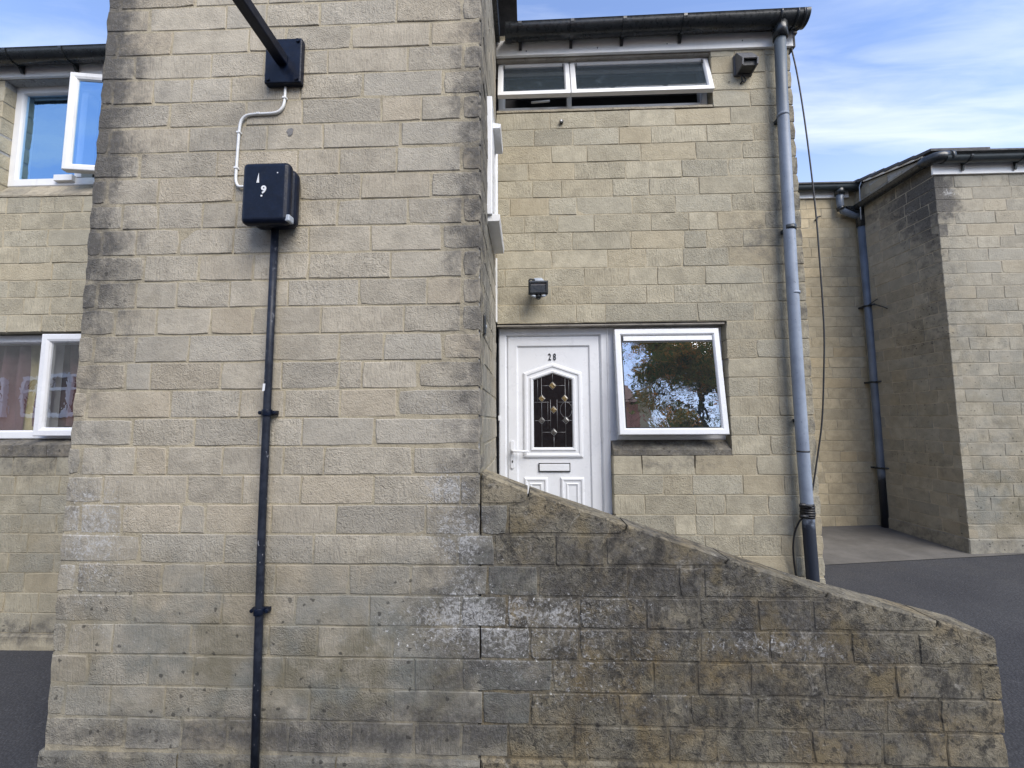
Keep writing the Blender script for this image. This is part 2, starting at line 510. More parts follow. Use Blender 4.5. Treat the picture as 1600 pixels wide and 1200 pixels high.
def core(mb, basis, rects, thick, fields, d=-.0034, cell=.085, sheet=True):
    """mortar bed: boxes with a finely divided, stained face"""
    O, U, N = basis
    lay = put_stain(mb.bm, None)
    f = lambda u, z, q: O + U * u + Vector((0, 0, z)) + N * q
    for u0, u1, z0, z1 in rects:
        mb.prism(rect(u0, u1, z0, z1), f, d - .003, -thick)
        nu, nz = max(1, int((u1 - u0) / cell)), max(1, int((z1 - z0) / cell))
        rows = []
        for j in range(nz + 1):
            row = []
            for i in range(nu + 1):
                u, z = u0 + (u1 - u0) * i / nu, z0 + (z1 - z0) * j / nz
                v = mb.bm.verts.new(f(u, z, d)); s = gauss(fields, u, z)
                v[lay] = (s[0] * .8, s[1] * .7, s[2], .5); row.append(v)
            rows.append(row)
        for r0, r1 in zip(rows, rows[1:]):
            for k in range(nu): mb.bm.faces.new((r0[k], r0[k + 1], r1[k + 1], r1[k]))
    return mb


def stone(parent, material, basis, u0, u1, z0, z1, depth, fields, rnd, name='stone_block', **kw):
    bm = bmesh.new()
    block(bm, basis, u0, u1, z0, z1, depth, fields, rnd, **kw)
    return to_obj(bm, name, material, parent)


def course_cuts(u0, u1, joints): return [u0] + [j for j in sorted(joints) if u0 + .03 < j < u1 - .03] + [u1]


def random_cuts(u0, u1, rnd, shift=0.0, lens=(.22, .30, .38, .45)):
    out = [u0]; u = u0 + shift
    if shift > .06: out.append(u)
    while True:
        u += rnd.choice(lens)
        if u > u1 - .08: break
        out.append(u)
    return out + [u1]


J = {'A':{-1:[-2.367,-1.917,-1.484,-1.275,-0.954,-0.581],0:[-2.188,-1.728,-1.492,-1.175,-0.727,-0.354],1:[-2.366,-2.043,-1.587,-1.372,-0.987,-0.533],2:[-2.254,-1.801,-1.492,-1.119,-0.659,-0.345],3:[-2.373,-2.136,-1.909,-1.676,-1.27,-0.912,-0.46],4:[-2.023,-1.578,-1.256,-0.802,-0.574,-0.351],5:[-2.367,-1.905,-1.452,-1.129,-0.694],6:[-2.178,-1.732,-1.27,-1.033,-0.709,-0.352],7:[-2.361,-2.063,-1.62,-1.256,-0.907,-0.518],8:[-2.255,-2.052,-1.798,-1.601,-1.311,-1.035,-0.643,-0.344],9:[-2.362,-2.17,-1.92,-1.611,-1.19,-0.845,-0.455],10:[-2.107,-1.801,-1.492,-1.184,-0.732,-0.342],11:[-2.366,-2.147,-1.915,-1.616,-1.292,-0.901,-0.531,-0.345],12:[-2.251,-2.02,-1.715,-1.48,-1.106,-0.653,-0.347],13:[-2.358,-2.127,-1.827,-1.384,-1.0,-0.761,-0.445],14:[-2.169,-2.03,-1.64,-1.307,-0.995,-0.874,-0.576],15:[-2.368,-1.909,-1.527,-1.287,-0.987,-0.683],16:[-2.107,-1.766,-1.418,-1.184,-0.802],17:[-2.377,-2.081,-1.906,-1.607,-1.28,-1.062,-0.596],18:[-2.244,-1.788,-1.489,-1.179,-0.794,-0.342],19:[-2.354,-2.131,-1.813,-1.679,-1.328,-0.988,-0.522],20:[-2.019,-1.571,-1.1,-0.356],21:[-2.348,-1.895,-1.667,-1.294,-0.912,-0.596],22:[-2.026,-1.564,-1.184,-0.802,-0.338],23:[-2.368,-2.13,-1.719,-1.313,-1.063,-0.679,-0.241],24:[-2.243,-1.929,-1.696,-1.227,-0.94,-0.57,-0.333],25:[-2.358,-2.122,-1.835,-1.381,-1.091,-0.672,-0.228],26:[-2.027,-1.736,-1.503,-1.195,-0.876,-0.568,-0.335]},'R':{0:[0.212,0.591,0.871,1.25,1.699,2.005],1:[0.077,0.402,0.783,1.046,1.5,1.878],2:[0.219,0.515,0.957,1.405,1.782],3:[0.026,0.407,0.832,1.285,1.661],4:[0.062,0.299,0.718,1.015,1.418,1.853],5:[-0.124,0.192,0.423,0.875,1.221,1.672],6:[-0.009,0.263,0.56,1.02,1.323,1.553,1.928],7:[0.074,0.381,0.851,1.281,1.459,1.743],8:[0.212,0.662,0.969,1.265,1.629,1.996],9:[-0.168,0.148,0.473,0.827,1.056,1.436,1.887],10:[0.208,0.521,0.965,1.182,1.554,1.983],11:[-0.051,0.401,0.635,1.362,1.806],12:[1.946],13:[1.804],14:[1.957],15:[1.807],16:[1.949],17:[1.78],18:[1.868],19:[0.886,1.29,1.754],20:[1.047,1.265,1.645,1.951],21:[0.898,1.282,1.508,1.823],22:[1.122,1.276,1.415,1.705,2.004],23:[0.997,1.341,1.593,1.9],24:[1.206,1.609,2.004],25:[1.413,1.742],-1:[1.868],-2:[2.002],-3:[1.759,2.005]},'L':{0:[-4.471,-4.166,-3.789],1:[-4.328,-3.946],2:[-4.473,-4.074],3:[-4.315,-4.02],4:[-4.464,-4.005],5:[-4.38,-4.131],6:[-4.229,-3.993],7:[-4.057,-3.84],15:[-4.183,-3.82],16:[-4.146,-3.774],17:[-3.92],18:[-4.061,-3.767],19:[-3.992],20:[-4.142,-3.765],21:[-3.993],22:[-4.142,-3.862],23:[-3.91]},'P':{19:[-0.105],20:[-0.168,0.139],21:[0.051,0.496,0.744],22:[-0.107,0.252,0.582,0.844,1.124],23:[0.007,0.249,0.5,0.837,1.171,1.555],24:[0.115,0.606,0.818,1.068,1.424,1.753,2.144],25:[0.007,0.432,0.778,1.09,1.405,1.696,1.943],26:[-0.103,0.216,0.669,0.893,1.344,1.669,1.961]},'K':[[4.191,4.564],[4.405,4.934],[4.218,4.645],[4.792],[4.199,4.578],[4.521],[4.878],[4.372],[4.48,4.718],[4.579],[4.414,4.796],[4.312],[4.511],[4.21,4.717],[4.535],[4.434],[4.36],[4.404,4.798],[4.653],[4.32,4.704],[4.47],[4.566],[4.413,4.724],[4.633],[4.489],[4.425,4.663],[4.573],[4.193,4.43],[4.629],[4.225,4.696],[4.441,4.807],[4.595]],'B':[[5.125,5.457],[5.324,5.771],[5.441,5.697],[5.096,5.557],[5.221,5.759],[5.323,5.577],[4.98,5.431],[5.17,5.567],[5.443],[5.248,5.564],[4.989,5.362,5.698],[5.561],[4.989,5.31],[5.11,5.558],[5.315],[4.967,5.406],[5.179,5.566],[5.009,5.417],[5.303],[5.092,5.553],[5.223],[4.978,5.382],[5.123,5.518],[5.295],[5.038,5.424],[5.167]]}

# ------------------------------------------------------------------ ground
def ground_z(x, y):
    z = -1.69 + (.029 * min(x + .3, 14) if x > -.3 else .008 * max(x + .3, -12))
    z += .02 * max(0, min(y - 2.2, 8)) * min(1, max(0, (x + .3) / 1.5))
    z -= .026 * max(0, min(y - 2.2, 6)) * min(1, max(0, (-x - 1.0) / 1.5))
    return z


def asphalt_mat(name, a, b):
    m, g = mat(name)
    pos = g.n('ShaderNodeNewGeometry').outputs['Position']
    n1 = g.noise(pos, 1.3, 5, .6); n2 = g.noise(pos, 160, 3, .7)
    v = g.n('ShaderNodeTexVoronoi', {'Vector': pos, 'Scale': 75.0})
    c = g.mix(g.ramp(n1, .3, .7), a, b)
    n3 = g.noise(pos, 20, 8, .8)
    c = g.mix(g.math('MULTIPLY', g.ramp(n3, .40, .30), .55), c, tuple(x * .45 for x in a))
    c = g.mix(g.math('MULTIPLY', g.ramp(n3, .56, .68), .7), c, (.12, .12, .125))
    c = g.mix(g.math('MULTIPLY', g.ramp(n2, .55, .75), .6), c, (.17, .17, .175))
    c = g.mix(g.math('MULTIPLY', g.ramp(g.noise(pos, .55, 6, .7, .6), .52, .62), .35), c, (.085, .082, .078))
    c = g.mix(g.math('MULTIPLY', g.ramp(v.outputs['Distance'], .25, .5), .5), c, tuple(x * .5 for x in a))
    return finish(m, g, c, .88, v.outputs['Distance'], .7, .004, spec=.3)


ASPH = asphalt_mat('asphalt', (.046, .047, .053), (.068, .069, .074))
CONC = plain('concrete', (.125, .118, .108), .9, .2, 2.5, dirt=.5, dirtc=(.07, .067, .062), bump=.4, bscale=120, spec=.2)
mb = MB()
xs = [-90, -40, -20, -12] + [-10 + .8 * i for i in range(33)] + [20, 40, 90]
ys = [-90, -50, -30, -20] + [-12 + 1.1 * i for i in range(24)] + [18, 40, 90]
mb.strip([[(x, y, ground_z(x, y)) for x in xs] for y in ys], smooth=True)
tag(mb.build('ground', ASPH, recalc=False), kind='structure')
mb = MB()
rows = []
for i in range(13):
    x = 2.26 + (7.5 - 2.26) * i / 12
    y0 = 4.77 + (x - 3.187) * .079
    rows.append([(x, y, ground_z(x, y) + .006) for y in (y0, y0 + .3, y0 + .7, 5.6, 6.3)])
mb.strip(rows)
tag(mb.build('pavement', CONC), kind='structure')

# ------------------------------------------------------------------ the house with the white door
X = Vector((1, 0, 0)); Y = Vector((0, 1, 0))
BA = (Vector((0, 2.2, 0)), X, -Y)                 # front of the projecting bay
BR = (Vector((0, 3.34, 0)), X, -Y)                # set back wall with the door
XL, XC, XR = -2.455, -.24, 2.216
ZA, ZR = 2.428, 2.587
rnd = random.Random(5)

FA = [  # (0 grime, 1 lichen/salt, 2 damp), centre x, centre z, radius x, radius z, amount
    (0, -2.50, 2.35, .20, .8, 1.15), (0, -2.38, 2.1, .36, .45, .26), (0, -2.50, 1.15, .22, .7, .80), (0, -2.40, .3, .30, .7, .20),
    (0, -2.32, .75, .30, .20, .20), (0, -2.45, -.75, .25, .6, .26), (0, -2.36, 1.55, .25, .10, .3), (0, -2.34, 1.0, .3, .09, .25),
    (0, -.25, 2.15, .15, .75, .54), (0, -.25, 1.25, .14, .7, .52), (0, -.26, .35, .16, .7, .38), (0, -.25, -.35, .20, .5, .36),
    (0, -.38, 1.05, .22, .16, .2), (0, -.5, 1.75, .25, .12, .12), (0, -1.6, -1.55, .9, .10, .34), (0, -.7, -1.5, .9, .14, .42), (0, -.35, -.9, .25, .4, .34),
    (0, -.25, -1.2, .35, .4, .42), (0, -1.12, 1.2, .10, .28, .22),
    (1, -2.3, -.45, .26, .3, .5), (1, -2.28, -.8, .28, .35, .42), (1, -2.2, .15, .3, .35, .22), (1, -.42, -.33, .16, .10, .85),
    (1, -.38, -.55, .22, .12, .6), (1, -.42, -.98, .38, .14, .5), (1, -.4, .55, .2, .5, .25), (1, -.45, 1.2, .22, .3, .3), (1, -.1, -1.15, .4, .25, .36),
    (1, -.4, 1.95, .25, .3, .24), (1, -2.2, 2.7, .2, .5, .2), (1, -.5, .05, .3, .2, .3), (1, -.3, -.75, .15, .25, .45), (1, -2.25, 1.2, .2, .4, .22),
    (2, -1.3, -1.42, 1.6, .36, .62), (2, -1.3, -1.1, 1.7, .45, .55), (1, -1.1, -.95, .5, .12, .24), (1, -1.9, -1.12, .4, .12, .26), (1, -.8, -1.15, .35, .1, .28), (0, -1.3, -1.56, 1.6, .08, .3), (2, -.5, -.95, .6, .3, .36), (2, -1.9, -.95, .6, .3, .2), (2, -.2, -.6, .3, .4, .36), (2, -2.3, -.1, .3, .8, .24),
    (2, -2.25, .75, .35, .35, .26), (2, -.45, 1.2, .25, .9, .18), (2, -1.3, -.75, .9, .2, .12), (2, -.3, -1.4, .5, .3, .45),
]
FR = [
    (0, 2.2, 2.2, .14, 1.0, .45), (0, 2.2, .4, .12, 1.5, .35), (0, 2.0, 1.6, .22, .5, .18), (0, 1.75, 1.45, .3, .2, .22), (0, 1.2, -.33, .45, .08, .30),
    (0, 1.75, .55, .35, .6, .14), (1, 1.65, 1.4, .3, .3, .14), (0, 1.7, -.8, .4, .3, .15), (2, 1.7, 1.3, .5, .8, .22), (2, 1.9, .2, .4, .8, .22),
    (2, .1, 2.3, .4, .3, .2), (0, -.1, 2.2, .25, .3, .10),
]
FL = [(0, -4.1, -.32, .6, .10, .45), (2, -4.2, -.95, 1.5, .7, .55), (0, -4.1, -1.62, 1.5, .09, .55), (0, -3.75, 1.4, .25, .8, .1), (2, -3.9, 1.5, .3, .6, .12)]

house = tag(empty('terraced_house', (0, 2.8, -1.69)), 'pale stone house with projecting bay and white front door numbered 28', 'house')

# bay front wall: mortar core and its stones
mb = MB()
core(mb, BA, [(XL + .012, XC - .012, -1.75, 3.30)], .25, FA)
mb.box(XL + .012, XL + .25, 2.45, 8.0, -1.75, 3.30)
front = mb.build('front_wall', MORTAR, house)
for i in range(-6, 27):
    zt = ZA - .15 * i
    js = J['A'].get(i)
    xe_ = {20: -.356, 21: -.205, 22: -.338, 23: -.241, 24: -.333, 25: -.228, 26: -.335}.get(i, XC)
    cuts = course_cuts(XL, xe_, js) if js else random_cuts(XL, XC, rnd, (.1, 0.2)[i % 2])
    for k, (a, b) in enumerate(zip(cuts, cuts[1:])):
        last = k == len(cuts) - 2
        e0 = 0 if k == 0 else .0035
        e1 = .0035
        if last and i >= 18: last, e1 = False, .0035
        stone(front, STONE_A, BA, a + e0, b - (0 if last else e1), zt - .15 + .0036, zt - .0036, (.1, .2)[i % 2] if (last or k == 0) else .1, FA, rnd,
              nx=4 if b - a > .3 else 3, bev=.009 if (k == 0 or last) else .0038, chip=.7 if (k == 0 or last) else .12, jit=.003 if k == 0 else .0015)
mb = MB()
for a, b in ((XL - .007, -1.75), (-1.742, -.95), (-.942, XC + .0)):
    lay = put_stain(mb.bm, None)
    before = set(mb.bm.verts)
    n = 12
    rows = []
    for q, (yy, z) in enumerate(((2.30, -1.76), (2.191, -1.76), (2.190, -1.655), (2.195, -1.637), (2.30, -1.628))):
        rows.append([(a + (b - a) * t / n, yy + rnd.uniform(-.003, .003), z + rnd.uniform(-.003, .003)) for t in range(n + 1)])
    mb.strip(rows)
    for v in mb.bm.verts:
        if v not in before: v[lay] = (.42, .0, .9, .3)
mb.build('plinth', STONE_A, front)

# return of the bay, seen almost edge on, with its window opening
BS = (Vector((XC, 0, 0)), Y, X)
RW = (2.58, 3.14, 1.322, 2.125)    # y0, y1, z0, z1 of the opening
mb = MB()
cx0, cx1 = XC - .25, XC - .0075
FS = [(0, 2.2, 2.3, .2, 1.0, .35), (0, 2.2, .8, .2, .9, .4), (2, 2.4, .5, .4, 1.5, .4), (2, 2.6, -.3, .6, .6, .3), (0, 2.7, 1.5, .6, 1.5, .35), (2, 2.7, 1.8, .6, 1.5, .7), (0, 2.3, 1.9, .25, 1.2, .3)]
core(mb, BS, [(2.22, RW[0] - .01, -1.75, 3.298), (RW[1] + .01, 3.34, -1.75, 3.298), (RW[0] - .01, RW[1] + .01, -1.75, RW[2] - .01), (RW[0] - .01, RW[1] + .01, RW[3] + .01, 3.298)], .24, FS)
side = mb.build('side_wall', MORTAR, house)
bm = bmesh.new()
for i in range(-6, 27):
    zt = ZA - .15 * i
    y0 = 2.2 + (.1, .2)[i % 2] + .006
    cuts = random_cuts(y0, 3.335, rnd, 0, (.3, .38, .45))
    for a, b in zip(cuts, cuts[1:]):
        segs = [(a, b)]
        if zt - .02 > RW[2] and zt - .13 < RW[3]:
            segs = []
            if a < RW[0] - .02: segs.append((a, min(b, RW[0])))
            if b > RW[1] + .02: segs.append((max(a, RW[1]), b))
        for p, q in segs:
            z0, z1 = zt - .15 + .0045, zt - .0045
            if q - p > .03: block(bm, BS, p + .0045, q - .0045, z0, z1, .1, FS, rnd)
to_obj(bm, 'stone_block', STONE_A, side, 'stuff')

# set back wall
OP_U = (-.24, 1.565, 2.590, 3.115)     # high window opening  x0 x1 z0 z1
OP_D = (-.24, .668, -1.30, .777)       # door
OP_W = (.668, 1.577, -.265, .777)      # window beside it
mb = MB()
y0, y1 = 3.3475, 3.58
core(mb, BR, [(OP_U[1] + .01, XR - .012, OP_U[2] - .01, 3.30), (XC - .2, OP_U[1] + .01, OP_U[3], 3.30), (XC + .01, XR - .012, OP_D[3] + .01, OP_U[2] - .01),
              (OP_W[1] + .01, XR - .012, -1.72, OP_D[3] + .01), (OP_W[0] + .01, OP_W[1] + .01, -1.72, OP_W[2] - .1)], .24, FR)
mb.box(XC - .2, OP_W[0] + .01, y0, y1, -1.72, OP_D[2])
mb.box(XR - .25, XR - .012, y1, 8.0, -1.72, 3.30)
doorw = mb.build('door_wall', MORTAR, house)
for i in range(-4, 28):
    zt = ZR - .15 * i
    if i <= -1:
        xa = OP_U[1]
    elif i <= 11:
        xa = XC
    elif i <= 18:
        xa = OP_W[1]
    else:
        xa = OP_W[0]
    js = J['R'].get(i, [])
    if i == -4: js, zt0 = [1.76, 2.0], zt
    cuts = course_cuts(xa, XR, js)
    for k, (a, b) in enumerate(zip(cuts, cuts[1:])):
        first, last = k == 0, k == len(cuts) - 2
        stone(doorw, STONE_R, BR, a + (0 if first else .0028), b - (0 if last else .0028), zt - .15 + .0028, zt - .0028 - (.045 if i == -4 else 0),
              .12 if (first or last) else .1, FR, rnd, jit=.0014, bev=.003, chip=.5 if last else .08)

# sills
SF = [(0, 1.1, -.2, .8, .2, .62), (1, 1.1, -.25, .5, .1, .25), (2, 1.1, -.2, 1, .2, .6)]


def sill(poly_yz, x0, x1, cuts, name, stain, parent, n=14):
    """sloping stone sill made of separate lengths"""
    edges = [x0] + cuts + [x1]
    for a, b in zip(edges, edges[1:]):
        bm = bmesh.new()
        lay = put_stain(bm, None)
        tone = rnd.random()
        rows = []
        for t in range(n + 1):
            x = a + .002 + (b - a - .004) * t / n
            row = []
            for y, z in poly_yz:
                v = bm.verts.new((x, y + rnd.uniform(-.0015, .0015), z + rnd.uniform(-.0015, .0015)))
                v[lay] = (*stain, tone)
                row.append(v)
            rows.append(row)
        for r0, r1 in zip(rows, rows[1:]):
            for k in range(len(r0)): bm.faces.new((r0[k], r0[(k + 1) % len(r0)], r1[(k + 1) % len(r0)], r1[k]))
        bm.faces.new(rows[0]); bm.faces.new(rows[-1][::-1])
        to_obj(bm, name, SILL, parent)


# ---- the window above: two top hung lights standing ajar
def tilt(z_hinge, y_hinge, ang):
    """opens the bottom of a top hung sash towards the street"""
    return Matrix.Translation((0, y_hinge, z_hinge)) @ Matrix.Rotation(ang, 4, 'X') @ Matrix.Translation((0, -y_hinge, -z_hinge))


GL_DARK = glass_mat('dull_glass', .12, (.30, .34, .40), sky_film=(.105, .135, .155))  # dull film; its slate colour also stands in for the reflected sky
GL_MAIN = glass_mat('wavy_glass', .46, (.30, .38, .40), wav=.0032, wscale=3.0)
GL_BLUE = glass_mat('reflecting_glass', .50, (.4, .5, .6), wav=.0015, wscale=2.0, gtint=(.40, .68, 1.0))  # blue mirror tint puts the deep sky colour into the reflection
GL_LOW = glass_mat('clear_glass', .32, (.92, .94, .94), wav=.0010, wscale=2.0)

uw = profile('window', rect(-.225, 1.563, 2.66, 3.088), [(0, 3.50), (0, 3.432), (.045, 3.432), (.045, 3.445), (.058, 3.445), (.058, 3.50)], UPVC_OLD, house)
uw['label'] = 'wide shallow window under the gutter with two lights ajar'
mb = MB(); mb.box(.368, .408, 3.434, 3.50, 2.705, 3.043); mb.build('mullion', UPVC_OLD, uw, .002)
for x0, x1, a in ((-.222, .386, 15.5), (.392, 1.560, 15.5)):
    M = tilt(3.082, 3.432, -R(a))
    sa = profile('sash', rect(x0, x1, 2.690, 3.085), [(0, 3.428), (0, 3.392), (.034, 3.388), (.040, 3.394), (.046, 3.402), (.046, 3.428), (0, 3.428)], UPVC_OLD, uw, M)
    pane('pane', rect(x0 + .044, x1 - .044, 2.734, 3.041), 3.408, GL_DARK, uw, M)
    mb = MB()
    for xx in (x0 + .05, x1 - .056): mb.box(xx, xx + .008, 3.386, 3.394, 3.0, 3.045, M)
    mb.build('clip', SEAL, uw)
mb = MB(); mb.tube([(.06, 3.41, 2.735), (.2, 3.40, 2.735), (.215, 3.41, 2.745)], .009, 8); mb.build('catch', UPVC_OLD, uw)
mb = MB(); mb.box(-.232, 1.57, 3.385, 3.57, 3.090, 3.118); mb.box(-.232, 2.0 - .43, 3.352, 3.385, 3.076, 3.118)
mb.build('head_board', OLDWOOD, house, .003)
sill([(3.336, 2.592), (3.336, 2.610), (3.43, 2.672), (3.55, 2.672), (3.55, 2.592)], -.235, 1.562, [.74], 'window_sill', (.12, .05, .2), house)

# ---- door and the window next to it share one white frame
df = profile('door_frame', rect(-.226, .664, -1.33, .766), [(0, 3.53), (0, 3.435), (.010, 3.43), (.052, 3.43), (.060, 3.438), (.066, 3.452), (.070, 3.452), (.070, 3.53)], UPVC, house)
mb = MB()
mb.box(.664, .716, 3.437, 3.53, -.30, .766); mb.box(.664, .700, 3.437, 3.53, -1.33, -.30)
mb.box(.655, .667, 3.424, 3.436, -1.33, .760)
mb.build('frame_post', UPVC, df, .003)
door = profile('door', rect(-.154, .592, -1.28, .697), [(0, 3.50), (0, 3.446), (.006, 3.441), (.074, 3.441), (.079, 3.446), (.084, 3.4545), (.090, 3.455)], UPVC, house, cap=True)
door['label'] = 'white panelled front door with leaded light'
pent = [(-.029, -.292), (.453, -.292), (.453, .400), (.212, .482), (-.029, .400)]
moul = [(0, 3.456), (.004, 3.444), (.016, 3.438), (.030, 3.438), (.036, 3.446), (.056, 3.446), (.064, 3.436), (.078, 3.438), (.086, 3.450), (.086, 3.456)]
lm = profile('glazing_bead', pent, moul, UPVC, door, bevel=.0015)
LEAD = plain('lead_came', (.20, .20, .205), .45, .1, 30, metallic=.5)
GOLD = glass_mat('amber_bevel_glass', .40, (.55, .42, .2), wav=.004, wscale=60)
GOLD2 = plain('amber_glass', (.17, .125, .055), .12, .8, 70, spec=.9)
CLEARB = plain('clear_bevel_glass', (.06, .06, .058), .08, .5, 60, spec=.9)
GL_DOOR = plain('black_leaded_glass', (.008, .009, .010), .06, .5, 40, bump=.05, bscale=30, spec=.55)
gp = inset(pent, .083)
dp = pane('door_pane', gp, 3.4495, GL_DOOR, door)
dp['label'] = 'dark leaded glass with amber diamonds'


def gx(c): return .057 + (c - 237) / 238 * .32
def gz(c): return -.208 + (748 - c) * .00139
mb = MB()
def came(pts, r=.0022): mb.tube([(gx(a), 3.4485, gz(b)) for a, b in pts], r, 5)
for cx, a, b in ((285, 330, 748), (428, 330, 748), (338, 470, 655), (378, 470, 655), (357, 685, 748), (352, 312, 362), (322, 480, 640), (262, 345, 480), (450, 345, 480)):
    came([(cx, a), (cx, b)], .0022 if cx not in (262, 450, 322) else .0014)
for cz, a, b in ((485, 240, 330), (485, 378, 472), (592, 242, 262), (592, 405, 472), (660, 285, 333), (660, 381, 428), (388, 285, 327), (388, 377, 428), (592, 308, 338)):
    came([(a, cz), (b, cz)])
mb.tube([(gx(432 + 36 * math.cos(t * .5236)), 3.4485, gz(530 + 46 * math.sin(t * .5236))) for t in range(13)], .0016, 5)
mb.build('lead_came', LEAD, door)
for cx, cz, m_, s in ((352, 388, GOLD2, 23), (287, 463, GOLD2, 21), (425, 463, GOLD2, 21), (357, 530, GOLD2, 22), (285, 592, CLEARB, 21), (430, 592, CLEARB, 21), (357, 660, CLEARB, 21)):
    mb = MB()
    loops = []
    for k, yy in ((1.0, 3.4492), (1.0, 3.447), (.55, 3.4435)):
        loops.append([(gx(cx + s * k * dx), yy, gz(cz + s * k * dz_)) for dx, dz_ in ((-1, 0), (0, 1), (1, 0), (0, -1))])
    L = mb.loft(loops); mb.bm.faces.new(L[-1])
    dg = mb.build('bevelled_diamond', m_, door)
    mb = MB()
    c4 = [(gx(cx + s * dx), 3.447, gz(cz + s * dz_)) for dx, dz_ in ((-1, 0), (0, 1), (1, 0), (0, -1), (-1, 0))]
    mb.tube(c4, .0024, 5); mb.build('came_edge', LEAD, door)
# lower panels
for x0, x1 in ((-.026, .165), (.265, .456)):
    profile('door_panel', rect(x0, x1, -1.12, -.444), [(0, 3.456), (.004, 3.446), (.014, 3.440), (.024, 3.442), (.030, 3.449), (.046, 3.449), (.052, 3.443), (.060, 3.447), (.064, 3.452)], UPVC, door, cap=True, bevel=.0015)
# letterbox, handle, number
lb = profile('letterbox', rect(.092, .346, -.401, -.331), [(0, 3.456), (0, 3.444), (.004, 3.443), (.0065, 3.449)], SEAL, door, cap=True, bevel=.001)
mb = MB(); mb.box(.0995, .3385, 3.440, 3.449, -.3935, -.3385); mb.build('letterbox_flap', UPVC, door, .003)
mb = MB()
hp = []
for k in range(16):
    t = 2 * math.pi * k / 16
    hp.append((-.118 + .016 * math.cos(t), -.262 + (.098 if math.sin(t) > 0 else -.098) + .014 * math.sin(t)))
mb.prism(hp, lambda u, v, d: Vector((u, d, v)), 3.441, 3.430)
hd = mb.build('handle', UPVC, door, .002)
mb = MB(); mb.tube([(-.118, 3.433, -.232), (-.118, 3.395, -.232), (-.108, 3.388, -.232), (.012, 3.390, -.234)], [.011, .010, .0095, .0085], 10); mb.build('lever', UPVC, door)
mb = MB(); mb.prism([(-.118 + .006 * math.cos(t * .5236), -.318 + .012 * math.sin(t * .5236)) for t in range(12)], lambda u, v, d: Vector((u, d, v)), 3.4315, 3.4285); mb.build('keyhole', SEAL, door)


def lettering(txt, name, material, parent, loc, size, sx=1.0, ext=.003, rot=(R(90), 0, 0), bold=0.0):
    cu = bpy.data.curves.new(name, 'FONT'); cu.body = txt; cu.size = size; cu.extrude = ext; cu.align_x = 'CENTER'; cu.offset = bold; cu.resolution_u = 4
    tmp = bpy.data.objects.new(name + '_curve', cu)
    COL.objects.link(tmp)
    bpy.context.view_layer.update()
    me = bpy.data.meshes.new_from_object(tmp.evaluated_get(bpy.context.evaluated_depsgraph_get()))
    bpy.data.objects.remove(tmp); bpy.data.curves.remove(cu)
    me.transform(Matrix.Translation(loc) @ Matrix.Rotation(rot[2], 4, 'Z') @ Matrix.Rotation(rot[0], 4, 'X') @ Matrix.Rotation(rot[1], 4, 'Z') @ Matrix.Diagonal((sx, 1, 1, 1)))
    me.materials.clear(); me.materials.append(material)
    return link(bpy.data.objects.new(name, me), parent)


lettering('2 8', 'house_number', BLACKP, door, (.212, 3.4535, .504), .078, .66, .003, bold=.0016)
mb = MB(); mb.box(-.230, -.218, 3.415, 3.431, .01, .05); mb.build('hinge', UPVC_OLD, door, .002)
mb = MB(); mb.tube([(.432, 3.452, -.02), (.432, 3.440, -.02)], .005, 6); mb.tube([(.432, 3.446, -.02), (.432, 3.446, -.055)], .003, 6); mb.build('door_chip', SILVER, door)

wf = profile('window', rect(.716, 1.600, -.150, .766), [(0, 3.53), (0, 3.440), (.012, 3.434), (.046, 3.434), (.052, 3.446), (.058, 3.446), (.058, 3.53)], UPVC, house)
wf['label'] = 'square window beside the door, its sash tilted out at the bottom'
M = tilt(.730, 3.432, -R(6.8))
sa = profile('sash', rect(.708, 1.533, -.116, .730), [(0, 3.430), (0, 3.374), (.004, 3.370), (.040, 3.370), (.048, 3.378), (.054, 3.388), (.054, 3.430), (0, 3.43)], UPVC, wf, M)
mb = MB(); mb.box(.762, 1.479, 3.382, 3.3935, -.062, .676, M); mb.build('dark_backing', SEAL, wf)  # solid dark panel behind the whole pane, hiding the room
pane('pane', rect(.766, 1.475, -.058, .626), 3.376, GL_MAIN, wf, M)
mb = MB(); mb.box(.776, 1.474, 3.3685, 3.3815, .630, .669, M); mb.build('trickle_vent', UPVC, wf, .003)
mb = MB(); mb.box(.766, 1.477, 3.376, 3.3815, .616, .6295, M); mb.build('vent_gap', SEAL, wf)
sill([(3.337, -.262), (3.337, -.222), (3.43, -.152), (3.55, -.152), (3.55, -.262)], .670, 1.574, [], 'window_sill', (.62, .25, .5), house, 24)
mb = MB(); mb.box(-.235, 1.574, 3.352, 3.56, .767, .7775); mb.build('lintel_strip', OLDWOOD, house)

# ---- narrow window in the return, seen edge on
sw = Vector((XC, 0, 0))
fS = lambda u, v, d: Vector((XC + d, u, v))
rw = profile('window', rect(RW[0], RW[1], RW[2], RW[3]), [(0, -.06), (0, .026), (.006, .030), (.20, .030), (.206, .022), (.206, -.06)][:2] + [(.004, .030), (.055, .030), (.060, .018), (.060, -.06)], UPVC, house, fn=fS)
rw['label'] = 'white side window of the bay, seen edge on'
mb = MB(); mb.box(XC + .004, XC + .030, RW[0] + .055, RW[0] + .20, RW[2] + .03, RW[3] - .03); mb.build('mullion', UPVC, rw, .003)
pane('pane', rect(RW[0] + .19, RW[1] - .055, RW[2] + .05, RW[3] - .05), -.012, GL_DARK, rw, fn=fS)
mb = MB()
mb.prism([(0.028, 1.955), (.078, 1.955), (.082, 1.985), (.028, 1.995)], lambda u, v, d: Vector((XC + u, d, v)), 2.655, 2.93)
mb.build('vent_hood', UPVC, rw, .002)
